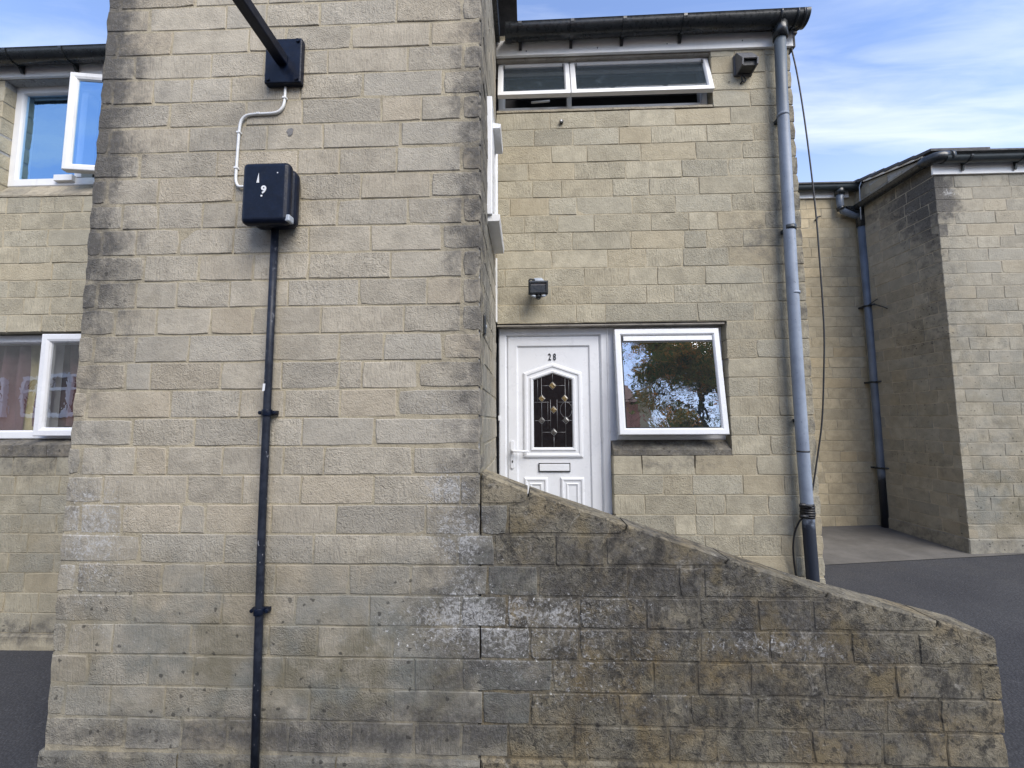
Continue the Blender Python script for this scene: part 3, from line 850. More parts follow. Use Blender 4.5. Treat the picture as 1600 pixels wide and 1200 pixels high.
mb = MB(); mb.prism([(-.02, 1.282), (.072, 1.282), (.078, 1.300), (.078, 1.328), (-.02, 1.338)], lambda u, v, d: Vector((XC + u, d, v)), 2.60, 3.13); mb.build('window_sill', UPVC_OLD, rw, .003)
mb = MB(); mb.box(XC - .01, XC + .012, 3.285, 3.315, .79, 1.31); mb.build('cover_strip', UPVC_OLD, house, .002)

# ---- eaves of the set back wall
mb = MB(); mb.box(-.236, 2.232, 3.318, 3.345, 3.093, 3.232); fb = mb.build('fascia', FASCIA, house, .003)
mb = MB()
for xx, zz in ((.02, 3.128), (.62, 3.135), (1.2, 3.15), (1.82, 3.155)): mb.tube([(xx, 3.3185, zz), (xx, 3.315, zz)], .005, 6)
mb.build('nail_head', SEAL, fb)
mb = MB(); mb.box(2.216, 2.27, 3.345, 3.9, 3.11, 3.22); mb.build('soffit_end', ROOFT, house, .004)


def half_gutter(name, x0, x1, yc, zc0, zc1, r, mat_, parent, brackets, bmat=None, ends=True, axis='x', brlen=.08):
    """half round gutter with its fascia brackets"""
    mb = MB()
    def P(t, a, rr):
        x = x0 + (x1 - x0) * t; zc = zc0 + (zc1 - zc0) * t
        h, v = rr * math.cos(a), rr * math.sin(a)
        return (x, yc + h, zc + v) if axis == 'x' else (yc - h, x, zc + v)
    angs = [math.pi + math.pi * k / 14 for k in range(15)]
    loop = [(r, a) for a in angs] + [(r - .006, a) for a in reversed(angs)]
    loop = [(r + .004, math.pi - .06)] + loop[:15] + [(r + .004, .06)] + loop[15:]
    n = 14
    L = mb.loft([[P(t / n, a, rr) for rr, a in loop] for t in range(n + 1)])
    if ends:
        for t in (0, 1):
            mb.bm.faces.new([mb.bm.verts.new(P(t, a, r + .006)) for a in angs])
            mb.bm.faces.new([mb.bm.verts.new(P(t - (.012 if t else -.012) , a, r + .006)) for a in angs][::-1])
            v0 = [mb.bm.verts.new(P(t, a, r + .006)) for a in angs]; v1 = [mb.bm.verts.new(P(t - (.05 if t else -.05) / (abs(x1 - x0)), a, r + .006)) for a in angs]
            for k in range(14): mb.bm.faces.new((v0[k], v0[k + 1], v1[k + 1], v1[k]))
    for f in mb.bm.faces: f.smooth = True
    gt = mb.build(name, mat_, parent)
    m = gt.modifiers.new('edges', 'EDGE_SPLIT'); m.split_angle = R(40)
    for bx in brackets:
        t = (bx - x0) / (x1 - x0)
        w = .014 / abs(x1 - x0)
        mb = MB()
        lp = [[P(t + s, a, rr) for rr, a in [(r + .008, a) for a in angs] + [(r + .0005, a) for a in reversed(angs)]] for s in (-w, w)]
        L = mb.loft(lp)
        for q, fl in ((0, False), (1, True)):
            ring = L[q]
            for k in range(14): mb.bm.faces.new((ring[k], ring[k + 1], ring[28 - k], ring[29 - k]))
        zc = zc0 + (zc1 - zc0) * t
        tri = [(r * .55, zc - r * .86), (r + .002, zc - r * .25), (r + .002, zc - r - brlen * .42), (r * .86, zc - r - brlen * .42)]
        for p in (0,):
            mb.prism(tri, (lambda u, v, d: Vector((bx + d, yc + u, v))) if axis == 'x' else (lambda u, v, d: Vector((yc - u, bx + d, v))), -.012, .012)
        mb.build('bracket', bmat or mat_, gt)
    return gt


gut = half_gutter('gutter', -.155, 2.285, 3.238, 3.240, 3.268, .077, BLACKP, house, [-.03, .395, .818, 1.30])
mb = MB()
for xx in (2.06, 2.19, 2.25):
    pts = [(xx, 3.238 + .0795 * math.cos(a), 3.266 + .0795 * math.sin(a)) for a in [math.pi + math.pi * k / 14 for k in range(15)]]
    mb.tube(pts, .009, 6)
mb.tube([(2.088, 3.238, 3.23), (2.084, 3.245, 3.09)], .054, 14)
mb.build('outlet', BLACKP, gut)
dpp = [(2.084, 3.243, 3.20), (2.078, 3.262, 2.6), (2.070, 3.262, 1.9), (2.062, 3.262, 1.2), (2.058, 3.262, .4), (2.060, 3.262, -.3), (2.064, 3.262, -.7), (2.070, 3.262, -1.2), (2.074, 3.262, -1.58)]
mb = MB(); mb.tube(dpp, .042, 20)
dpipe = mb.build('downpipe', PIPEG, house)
dpipe['label'] = 'faded grey downpipe, black below the tape'
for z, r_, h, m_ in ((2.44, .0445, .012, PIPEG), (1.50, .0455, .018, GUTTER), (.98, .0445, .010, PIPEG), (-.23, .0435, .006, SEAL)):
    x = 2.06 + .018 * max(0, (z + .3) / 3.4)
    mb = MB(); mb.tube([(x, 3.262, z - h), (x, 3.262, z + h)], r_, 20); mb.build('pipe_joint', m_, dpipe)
for z in (2.43, 1.50, .0, -1.19):
    mb = MB(); mb.box(2.045, 2.085, 3.29, 3.345, z - .012, z + .012); mb.build('pipe_clip', GUTTER, dpipe)

# roofs of this house
mb = MB(); mb.box(-.235, 2.29, 3.345, 3.70, 3.231, 3.262)
mb.prism([(3.285, 3.262), (3.285, 3.285), (8.2, 4.12), (8.2, 4.08)], lambda u, v, d: Vector((d, u, v)), -.06, 2.285)
mb.prism([(2.14, 3.30), (2.14, 3.37), (8.2, 4.17), (8.2, 4.09)], lambda u, v, d: Vector((d, u, v)), XL - .06, -.055)
mb.build('roof', ROOFT, house)
mb = MB()
mb.prism([(2.18, 3.24), (2.18, 3.37), (3.20, 3.40), (3.305, 3.34), (3.305, 3.20)], lambda u, v, d: Vector((d, u, v)), XC - .02, XC + .038)
mb.build('verge_board', BLACKP, house, .004)
mb = MB()
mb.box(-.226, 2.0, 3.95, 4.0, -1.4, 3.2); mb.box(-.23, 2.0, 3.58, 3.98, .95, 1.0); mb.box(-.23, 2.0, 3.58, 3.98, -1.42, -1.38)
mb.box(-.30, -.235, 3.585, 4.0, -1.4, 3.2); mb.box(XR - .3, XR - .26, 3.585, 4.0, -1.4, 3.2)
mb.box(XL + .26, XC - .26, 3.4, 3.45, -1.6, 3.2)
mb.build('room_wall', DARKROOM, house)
mb = MB(); mb.box(-.235, .70, 2.45, 3.345, -1.72, -1.315); mb.build('doorstep', CONC, house, .01)
mb = MB()
mb.prism([(-1.318 + .022 * math.cos(.6 * k) * (1 if k % 2 else .72), 1.632 + .026 * math.sin(.6 * k) * (1 if k % 3 else .7)) for k in range(10)], lambda u, v, d: Vector((u, d, v)), 2.2005, 2.1962)
mb.build('paint_mark', PAINTG, front)

# ------------------------------------------------------------------ sloping garden wall
gw = tag(empty('garden_wall', (1.0, 2.3, -1.65)), 'low stone garden wall with sloping top, stained black and white, in front of the white door', 'garden wall')
FP = [
    (0, .9, -.95, .9, .35, .40), (0, .3, -.9, .5, .35, .38), (0, 1.6, -1.25, .6, .35, .30), (0, .8, -1.5, 1.6, .2, .34), (0, .0, -.6, .3, .3, .34), (0, .6, -.58, .25, .08, .4),
    (0, 2.1, -1.3, .3, .3, .2), (0, .75, -.75, .3, .1, .5), (0, 1.3, -.98, .3, .12, .45),
    (1, .0, -1.15, .30, .22, .44), (1, .05, -.93, .18, .09, .36), (1, .3, -.95, .22, .12, .42), (1, .5, -1.15, .35, .12, .38), (1, 1.05, -1.07, .35, .08, .5),
    (1, 1.45, -1.12, .3, .10, .45), (1, .55, -.88, .2, .06, .4), (1, .5, -1.35, .7, .1, .34), (1, 1.9, -1.48, .3, .08, .4), (1, -.15, -.85, .12, .25, .5), (1, 1.9, -1.15, .2, .05, .3),
    (2, .9, -1.1, 1.6, .7, .85), (2, .4, -1.45, 1.8, .3, .5), (2, .1, -.5, .5, .3, .4),
]
FJ = FA + [(2, .0, -.9, .32, .9, .75), (0, .1, -.8, .22, .8, .42), (1, .0, -1.05, .2, .3, .2)]
BP = (Vector((0, 2.2, 0)), X, -Y)
slope = [(-.236, -.262), (.006, -.353), (.5, -.522), (.996, -.683), (1.477, -.841), (1.976, -.968), (2.234, -1.032)]


def top_z(x):
    for (a, b), (c, d) in zip(slope, slope[1:]):
        if x <= c: return b + (d - b) * (x - a) / (c - a)
    return slope[-1][1]


mb = MB()
gcore = [(-.235, -1.75)] + [(2.19, -1.75), (2.19, -1.07)] + [(x, z - .045) for x, z in reversed(slope[:-1])]
mb.prism(gcore, lambda u, v, d: Vector((u, d, v)), 2.212, 2.39)
lay = put_stain(mb.bm, None)
rows = []
for i in range(31):
    x = -.235 + 2.425 * i / 30
    row = []
    for k in range(13):
        z = -1.75 + (top_z(x) - .03 + 1.75) * k / 12
        v = mb.bm.verts.new((x, 2.2042, z)); s = gauss(FP, x, z); v[lay] = (s[0] * .9, s[1] * .6, s[2], .5); row.append(v)
    rows.append(row)
for r0, r1 in zip(rows, rows[1:]):
    for k in range(12): mb.bm.faces.new((r0[k], r1[k], r1[k + 1], r0[k + 1]))
mb.build('mortar_core', MORTAR_P, gw)
TH = .2
kn = [(18, None, -.236, .006), (19, -.103, .006, .5), (20, .387, .5, .996), (21, .865, .996, 1.477), (22, 1.383, 1.477, 1.976), (23, 1.869, 1.976, 2.234)]
for q, (i, xs_, xp, xe) in enumerate(kn):
    zt, zb = ZA - .15 * i, ZA - .15 * (i + 1)
    if i == 18:
        poly = [(-.233, zb + .005), (xe - .035, zb + .005), (xe - .010, zb + .02), (xe - .004, top_z(xe)), (-.15, top_z(-.15)), (-.233, top_z(-.233))]
    else:
        zpb = ZA - .15 * i      # underside of the stone above
        end = [(xe - .03, zb + .005), (xe - .008, zb + .03), (xe - .004, top_z(xe))] if i != 23 else [(2.236, zb + .005), (2.236, top_z(2.2) - .030), (2.226, top_z(2.2) - .012), (2.19, top_z(2.19))]
        poly = [(xs_ + .005, zb + .005)] + end + [(xp + (xe - xp) * .5, top_z(xp + (xe - xp) * .5)), (xp + .006, top_z(xp + .006)), (xp - .001, zpb + .028), (xp - .024, zpb - .0045), (xs_ + .005, zpb - .005)]
    bm = bmesh.new(); poly_block(bm, BP, poly, TH, FP, rnd)
    to_obj(bm, 'coping_stone', STONE_P, gw)
for i in range(19, 27):
    zt = ZA - .15 * i
    xa = {20: -.356, 21: -.205, 22: -.338, 23: -.241, 24: -.333, 25: -.228, 26: -.335}.get(i, XC)
    xb = {19: -.103, 20: .387, 21: .865, 22: 1.383, 23: 1.869}.get(i, 2.236)
    cuts = course_cuts(xa, xb, J['P'][i])
    for k, (a, b) in enumerate(zip(cuts, cuts[1:])):
        last = k == len(cuts) - 2 and i > 23
        near = k == 0 and b < .16
        stone(gw, STONE_A if near else STONE_P, BP, a + .0036, b - (0 if last else .0036), zt - .15 + .0036, zt - .0036, TH, FJ if near else FP, rnd, nx=5 if b - a > .25 else 3, jit=.0018, bev=.0045, chip=.25)
bm = bmesh.new(); block(bm, (Vector((0, 2.191, 0)), X, -Y), XC + .003, 2.246, -1.76, -1.63, .2, FP, rnd, nx=16, bev=.012)
to_obj(bm, 'plinth', STONE_P, gw)

# ------------------------------------------------------------------ left hand house
left = tag(empty('terraced_house', (-5, 3.4, -1.72)), 'pale stone house left of the dark streaked bay, two white windows ajar', 'house')
LW = (-4.600, -3.0, 1.99, 3.045)      # upper opening
LD = (-5.4, -3.0, -.265, .770)        # lower opening
LX0, LX1 = -7.6, -2.46
mb = MB()
core(mb, BR, [(LX0, LW[0] - .01, LW[2] - .03, LW[3]), (LX0, LX1, LW[3] + .004, 3.25), (LW[1] + .01, LX1, LD[2], LW[3]), (LX0, LW[1] + .01, LD[3] + .01, LW[2] - .03),
              (LX0, LD[0] - .01, -1.76, LD[3] + .01), (LD[0] - .01, LX1, -1.76, LD[2] - .03)], .24, FL)
lwall = mb.build('front_wall', MORTAR, left)
rl = random.Random(8)
lrows = [(1.953 - .1484 * k, .1484, k, LX0, LX1) for k in range(8)] + [(-.265 - .1519 * (k - 15), .1519, k, LX0, LX1) for k in range(15, 24)]
lrows += [(1.953 + .1484 * (k + 1), .1484, 100 + k, LX0, LW[0]) for k in range(8)]
lrows += [(.77 - .1484 * k, .1484, 120 + k, LX0, LD[0]) for k in range(7)]
for zt, h, k, a0, b0 in lrows:
    js = list(J['L'].get(k, []))
    if a0 == LX0:
        x = min(js + [b0]) if js else b0 if k >= 100 else -3.6
        if js or k < 100:
            while x > a0 + .3:
                x -= rl.choice((.3, .38, .44)); js.append(x)
            x = max(J['L'].get(k, [-3.6]))
            while x < b0 - .3:
                x += rl.choice((.3, .36, .42)); js.append(x)
        else:
            js = random_cuts(a0, b0, rl, .1 * (k % 2))[1:-1]
    cuts = course_cuts(a0, b0, js)
    zb = zt - h + .0035
    if k == 107: continue
    for a, b in zip(cuts, cuts[1:]):
        if k < 100 and b > LX1 + .0 and a > -2.6: continue
        stone(lwall, STONE_R, BR, a + .0035, b - .0035, zb, min(zt - .0035, 3.05), .12, FL, rl, jit=.0015, bev=.0032)
bm = bmesh.new(); block(bm, (Vector((0, 3.315, 0)), X, -Y), LX0, LX1, -1.80, -1.635, .2, FL, rl, nx=30, bev=.014, jit=.006)
to_obj(bm, 'plinth', STONE_R, left)
sill([(3.336, 1.955), (3.336, 1.972), (3.43, 2.10), (3.55, 2.10), (3.55, 1.955)], LW[0], -2.5, [-4.33, -4.02, -3.6], 'window_sill', (.25, .0, .15), left)
sill([(3.332, -.262), (3.332, -.170), (3.43, -.128), (3.55, -.128), (3.55, -.262)], LD[0], -2.5, [-4.5, -3.9], 'window_sill', (.70, .25, .5), left)
# upper window
uw = profile('window', rect(-4.612, -2.95, 2.105, 3.062), [(0, 3.53), (0, 3.435), (.008, 3.43), (.066, 3.43), (.074, 3.442), (.078, 3.455), (.078, 3.53)], UPVC_OLD, left)
uw['label'] = 'upper window with its casement swung open'
mb = MB(); mb.box(-4.0, -3.935, 3.434, 3.53, 2.183, 2.984); mb.build('mullion', UPVC_OLD, uw, .003)
pane('pane', rect(-4.536, -3.998, 2.181, 2.986), 3.456, GL_BLUE, uw)
M = Matrix.Translation((-3.02, 3.43, 0)) @ Matrix.Rotation(R(8.5), 4, 'Z') @ Matrix.Translation((3.02, -3.43, 0))
sa = profile('sash', rect(-3.915, -3.02, 2.135, 3.015), [(0, 3.428), (0, 3.376), (.006, 3.371), (.034, 3.371), (.052, 3.378), (.062, 3.392), (.062, 3.428), (0, 3.428)], UPVC_OLD, uw, M)
pane('pane', rect(-3.855, -3.08, 2.195, 2.955), 3.396, GL_BLUE, uw, M)
mb = MB(); mb.box(-4.15, -3.98, 3.40, 3.45, 2.135, 2.19); mb.build('stay', UPVC_OLD, uw, .003)
mb = MB(); mb.box(-4.62, -2.5, 3.352, 3.56, 3.063, 3.075); mb.build('lintel_strip', OLDWOOD, left)
# lower window
lw = profile('window', rect(-5.38, -2.95, -.122, .762), [(0, 3.53), (0, 3.435), (.008, 3.43), (.058, 3.43), (.066, 3.442), (.07, 3.455), (.07, 3.53)], UPVC, left)
lw['label'] = 'lower window with purple curtains and one light ajar'
mb = MB(); mb.box(-4.12, -4.05, 3.434, 3.53, -.052, .692); mb.box(-4.80, -4.73, 3.434, 3.53, -.052, .692); mb.build('mullion', UPVC, lw, .003)
pane('pane', rect(-4.735, -4.115, -.054, .694), 3.456, GL_LOW, lw)
pane('pane', rect(-5.312, -4.795, -.054, .694), 3.456, GL_LOW, lw)
M = Matrix.Translation((-3.02, 3.43, 0)) @ Matrix.Rotation(R(1.6), 4, 'Z') @ Matrix.Translation((3.02, -3.43, 0))
sa = profile('sash', rect(-4.050, -3.02, -.098, .752), [(0, 3.428), (0, 3.376), (.006, 3.371), (.044, 3.371), (.062, 3.378), (.070, 3.392), (.070, 3.428), (0, 3.428)], UPVC, lw, M)
pane('pane', rect(-3.982, -3.09, -.03, .684), 3.396, GL_LOW, lw, M)


def curtain(name, x0, x1, yc, z0_, z1_, material, parent, waves=5, amp=.03, gather=0.0):
    mb = MB()
    rows = []
    for t in range(13):
        z = z1_ + (z0_ - z1_) * t / 12
        row = []
        for k in range(61):
            u = k / 60
            x = x0 + (x1 - x0) * u
            x += gather * (t / 12) ** 2 * (1 - u)
            row.append((x, yc + amp * math.sin(u * waves * 6.283 + .4 * math.sin(t * .5)) + .012 * math.sin(u * 37 + t * .3), z))
        rows.append(row)
    mb.strip(rows, True)
    return mb.build(name, material, parent, recalc=False)


CURT = plain('purple_curtain', (.24, .145, .15), .9, .12, 9, spec=.1)
NET = plain('cream_net', (.66, .58, .36), .9, .12, 9, spec=.1)
CUSH = plain('grey_upholstery', (.24, .25, .26), .9, .15, 9, spec=.1)
curtain('curtain', -5.30, -4.45, 3.60, -.3, .78, CURT, left, 6, .035)
curtain('curtain', -4.36, -3.86, 3.60, -.02, .78, CURT, left, 4, .035)
curtain('curtain', -3.84, -3.0, 3.60, -.3, .78, CURT, left, 7, .035)
curtain('net_curtain', -4.52, -4.28, 3.64, -.3, .78, NET, left, 3, .02)
curtain('net_curtain', -4.28, -3.2, 3.66, -.3, .78, NET, left, 8, .02)
mb = MB(); mb.box(-5.2, -4.1, 3.66, 3.95, -.6, .12); mb.build('sofa_back', CUSH, left, .06, 4)
mb = MB()
mb.box(LX0, -2.5, 4.4, 4.45, -1.5, 3.2); mb.box(LX0, -2.5, 3.58, 4.42, 1.2, 1.25); mb.box(LX0, -2.5, 3.58, 4.42, -1.5, -1.45); mb.box(-2.56, -2.52, 3.58, 4.4, -1.5, 3.2)
mb.box(LX0 - .02, LX0 + .02, 3.36, 4.4, -1.5, 3.2)
mb.build('room_wall', plain('pale_room_paint', (.38, .36, .32), .9, .1, 3), left)
mb = MB(); mb.box(LX0, -2.49, 3.318, 3.345, 3.052, 3.170); mb.build('fascia', FASCIA, left, .003)
half_gutter('gutter', LX0, -2.50, 3.238, 3.178, 3.178, .073, BLACKP, left, [-6.0, -5.2, -4.41, -3.915, -3.1])
mb = MB(); mb.prism([(3.285, 3.19), (3.285, 3.212), (8.2, 4.05), (8.2, 4.0)], lambda u, v, d: Vector((d, u, v)), LX0, -2.52)
mb.box(LX0, -2.52, 3.345, 3.72, 3.172, 3.19)
mb.build('roof', ROOFT, left)

# ------------------------------------------------------------------ right hand house: link wall, side and front
right = tag(empty('terraced_house', (6, 5.2, -1.48)), 'pale stone house on the right with black soot on its upper corner', 'house')
BK = (Vector((0, 6.2, 0)), X, -Y)
BSD = (Vector((4.9, 0, 0)), Y, -X)
BF = (Vector((0, 5.0, 0)), X, -Y)
rr_ = random.Random(21)
FK = [(2, 4.5, -1.2, 1, .3, .12), (0, 4.85, 1.5, .1, 2, .12)]  # strip beside the corner pipe: its soft shade painted through the grime channel
mb = MB(); core(mb, BK, [(2.0, 4.91, -1.6, 3.42)], .3, FK, -.004); kw = mb.build('link_wall', MORTAR, right)
for i, js in enumerate(J['K']):
    zt = 3.287 - .149 * i
    js = list(js); x = min(js)
    while x > 2.4: x -= rr_.choice((.3, .4, .45)); js.append(x)
    cuts = course_cuts(2.15, 4.897, js)
    for a, b in zip(cuts, cuts[1:]):
        if b < 3.4: continue
        stone(kw, STONE_K, BK, a + .003, b - .003, zt - .149 + .003, zt - .003, .08, FK, rr_, jit=.0015, bev=.004)
FBS = [(0, 5.0, 2.6, .5, .5, .95), (0, 5.3, 2.9, .7, .3, .6), (0, 5.02, 1.5, .30, .9, .24), (0, 5.3, .8, .5, 1.0, .08), (1, 5.35, 2.65, .1, .1, .6),
       (0, 5.6, -.6, .8, .5, .15), (2, 5.5, .5, 1, 2.4, .55), (0, 5.5, .6, 1, 2.4, .03), (0, 5.5, -1.4, .8, .12, .45), (0, 5.7, 1.2, .5, .6, .12)]
FBF = [(0, 4.93, 2.72, .20, .30, 1.15), (0, 5.05, 2.5, .15, .2, .4), (1, 5.02, 2.72, .09, .05, 1.1), (1, 5.15, 2.65, .12, .12, .4), (0, 4.95, 1.9, .12, .4, .25), (0, 5.1, 1.0, .4, .5, .18), (0, 5.6, .9, .4, .4, .1),
       (2, 5.4, .3, 1.2, 1.2, .6), (2, 5.4, -1.0, 1.2, .6, .85), (0, 5.3, -.2, .6, .5, .18), (1, 5.1, .7, .3, .8, .14), (0, 5.4, -1.4, 1.2, .15, .4), (1, 5.5, .2, .5, .5, .1), (2, 4.98, 1.6, .2, .8, .4)]
mb = MB()
core(mb, BSD, [(5.008, 6.198, -1.6, 3.10)], .3, [f[:5] + (f[5] * .12,) for f in FBS])
mb.prism([(5.06, 3.10), (6.198, 3.10), (6.198, 3.47), (5.06, 3.18)], lambda u, v, d: Vector((d, u, v)), 4.906, 5.2)
sdw = mb.build('side_wall', MORTAR_G, right)
rb = random.Random(4)
for i in range(32):
    zt = 3.52 - .151 * i
    if zt < -1.30: break
    top_at = lambda y: 3.17 + (y - 5.0) * .259
    cuts = random_cuts(5.0, 6.196, rb, (0.0, .2, .1, .3)[i % 4], (.22, .3, .38, .42))
    for k, (a, b) in enumerate(zip(cuts, cuts[1:])):
        z1 = min(zt - .0035, top_at(a) - .01)
        z0_ = zt - .151 + .0035
        if z1 - z0_ < .04: continue
        stone(sdw, STONE_B, BSD, a + (0 if k == 0 else .0035), b - .0035, z0_, z1, .1, FBS, rb, jit=.0016, bev=.0035)
mb = MB()
core(mb, BF, [(4.91, 7.5, -1.6, 2.92)], .25, FBF)
mb.box(7.5, 10.5, 5.0065, 5.25, -1.6, 2.92)
fw = mb.build('front_wall', MORTAR_G, right)
for i in range(29):
    zt = 2.912 - .151 * i
    if zt < -1.30: break
    js = list(J['B'][i]) if i < len(J['B']) else [5.2, 5.6]
    x = max(js)
    while x < 7.0: x += rb.choice((.3, .38, .42)); js.append(x)
    cuts = course_cuts(4.9, 7.4, js)
    for k, (a, b) in enumerate(zip(cuts, cuts[1:])):
        stone(fw, STONE_B, BF, a + (0.0 if k == 0 else .004), b - .004, zt - .151 + .004, zt - .004, .09, FBF, rb, jit=.0016, bev=.004, chip=.2)
for basis, a, b in ((BSD, 5.0, 6.19), (BF, 4.895, 7.4)):
    bm = bmesh.new()
    o2 = (basis[0] + basis[2] * .012, basis[1], basis[2])
    block(bm, o2, a - (.012 if basis is BF else .0), b, -1.6, zt - .004 if False else -1.318, .1, FBF if basis is BF else FBS, rb, nx=8, bev=.01)
    to_obj(bm, 'plinth', STONE_B, sdw if basis is BSD else fw)
mb = MB(); mb.box(4.872, 10.5, 4.975, 4.997, 2.918, 3.052); mb.build('fascia', FASCIA, right, .003)
half_gutter('gutter', 4.93, 10.5, 4.90, 3.073, 3.078, .062, GUTTER, right, [5.20, 5.80, 6.4, 7.0], BLACKP, ends=False, brlen=.16)
half_gutter('gutter', 5.02, 6.11, 4.823, 3.085, 3.10, .058, BLACKP, right, [], ends=False, axis='y')
mb = MB()
mb.tube([(5.0, 4.90, 3.085), (4.90, 4.902, 3.086), (4.85, 4.925, 3.087), (4.828, 4.975, 3.088), (4.823, 5.04, 3.088)], .066, 18)
mb.tube([(5.02, 4.90, 3.085), (4.98, 4.90, 3.085)], .070, 18)
mb.build('gutter_angle', BLACKP, right)
half_gutter('gutter', 2.3, 4.885, 6.10, 3.42, 3.425, .068, GUTTER, right, [], BLACKP)
mb = MB(); mb.box(2.3, 4.80, 6.165, 6.193, 3.294, 3.40); mb.build('fascia', FASCIA, right, .003)
mb = MB()
mb.tube([(4.62, 6.105, 3.37), (4.622, 6.11, 3.20), (4.63, 6.11, 3.10), (4.66, 6.11, 3.055), (4.80, 6.10, 2.985), (4.87, 6.09, 2.96)], .046, 14)
mb.build('swan_neck', plain('mid_grey_pipe', (.115, .14, .175), .45, .2, 8, dirt=.3, dirtc=(.05, .055, .06)), right)
mb = MB(); mb.tube([(4.62, 6.105, 3.40), (4.62, 6.105, 3.30)], .062, 14); mb.tube([(4.622, 6.11, 3.115), (4.632, 6.11, 3.07)], .052, 14); mb.build('pipe_socket', BLACKP, right)
mb = MB(); mb.tube([(4.885, 6.09, 3.09), (4.885, 6.09, 2.80)], .058, 14); mb.prism([(4.66, 3.10), (4.86, 3.10), (4.86, 3.0), (4.80, 2.99)], lambda u, v, d: Vector((u, d, v)), 6.05, 6.15); mb.build('gutter_outlet', BLACKP, right)
lpm, lg = mat('dark_grey_pipe')
_p = lg.n('ShaderNodeNewGeometry').outputs['Position']
_z = lg.n('ShaderNodeSeparateXYZ', {0: _p}).outputs[2]
_c = lg.mix(lg.ramp(lg.noise(_p, 5, 4), .3, .7), (.085, .105, .135), (.125, .15, .19))
_c = lg.mix(lg.ramp(lg.math('ADD', _z, lg.math('MULTIPLY', lg.noise(_p, 14, 4), .2)), -.62, -.75), _c, (.014, .017, .024))
finish(lpm, lg, _c, .45)
mb = MB(); mb.tube([(4.885, 6.09, 2.85), (4.888, 6.09, 1.0), (4.885, 6.09, -.5), (4.882, 6.09, -1.46)], .047, 18)
rp = mb.build('downpipe', lpm, right); rp['label'] = 'dark grey downpipe in the far corner'
for z in (1.62, .53, -.66):
    mb = MB(); mb.tube([(4.886, 6.09, z - .012), (4.886, 6.09, z + .012)], .053, 16); mb.box(4.83, 4.95, 6.09, 6.20, z - .012, z + .012)
    mb.tube([(4.86, 6.05, z), (4.92, 5.97, z + .005)], .012, 6)
    mb.build('pipe_clip', BLACKP, rp)
mb = MB(); mb.tube([(4.85, 6.04, 1.62), (4.86, 5.93, 1.60), (4.87, 5.83, 1.545), (4.87, 5.76, 1.50)], .008, 6); mb.tube([(4.85, 6.04, 1.62), (4.865, 5.95, 1.66), (4.87, 5.9, 1.67)], .006, 6); mb.build('cable_tie', BLACKP, rp)
# verge and roofs
mb = MB()
for k in range(6):
    a, b = 4.92 + k * .215, 4.92 + (k + 1) * .215 + .02
    z_ = lambda y: 3.20 + (y - 5.0) * .25
    mb.prism([(a, z_(a)), (b, z_(b) - .02), (b, z_(b) + .02), (a, z_(a) + .03)], lambda u, v, d: Vector((d, u, v)), 4.82 - rb.uniform(0, .02), 5.5)
mb.build('roof_tile', ROOFT, right)
mb = MB()
mb.prism([(4.86, 3.13), (4.86, 3.15), (10, 4.43), (10, 4.40)], lambda u, v, d: Vector((d, u, v)), 5.02, 10.5)
mb.prism([(6.04, 3.45), (6.04, 3.47), (11, 4.45), (11, 4.42)], lambda u, v, d: Vector((d, u, v)), 2.0, 5.0)
mb.box(5.0, 10.5, 5.0, 5.4, 3.06, 3.08); mb.box(2.3, 4.9, 6.2, 6.6, 3.42, 3.44)
mb.build('roof', ROOFT, right)
mb = MB(); mb.prism([(5.05, 3.185), (5.95, 3.405), (5.95, 3.435), (5.05, 3.205)], lambda u, v, d: Vector((d, u, v)), 4.845, 4.865); mb.build('skylit_edge', FASCIA, right)  # white strip painting in the sky-lit edge of the roof
mb = MB(); mb.tube([(4.80, 5.98, 2.86), (4.81, 5.98, 3.2), (4.815, 5.98, 3.35), (4.84, 5.97, 3.42), (4.9, 5.95, 3.49), (5.02, 5.95, 3.56), (5.06, 5.95, 3.52)], .007, 6)
tag(mb.build('loose_wire', SILVER), 'thin loose wire hooked over the far gutter corner', 'wire')

# ------------------------------------------------------------------ things fixed to the walls
lb = tag(empty('lamp_bracket', (-1.35, 2.19, 1.9)), 'black steel arm sticking out from a square plate high on the bay', 'lamp bracket')
mb = MB(); mb.box(-1.458, -1.250, 2.158, 2.198, 1.897, 2.166); mb.build('base_plate', NAVY, lb, .008, 3)
mb = MB(); mb.box(-1.386, -1.328, .25, 2.158, 2.0, 2.062); mb.build('arm', NAVY, lb, .008, 3)
for bx, bz in ((-1.436, 1.917), (-1.272, 1.917), (-1.436, 2.146), (-1.272, 2.146)):
    mb = MB(); mb.tube([(bx, 2.159, bz), (bx, 2.150, bz)], .011, 6); mb.build('bolt', NAVY, lb)

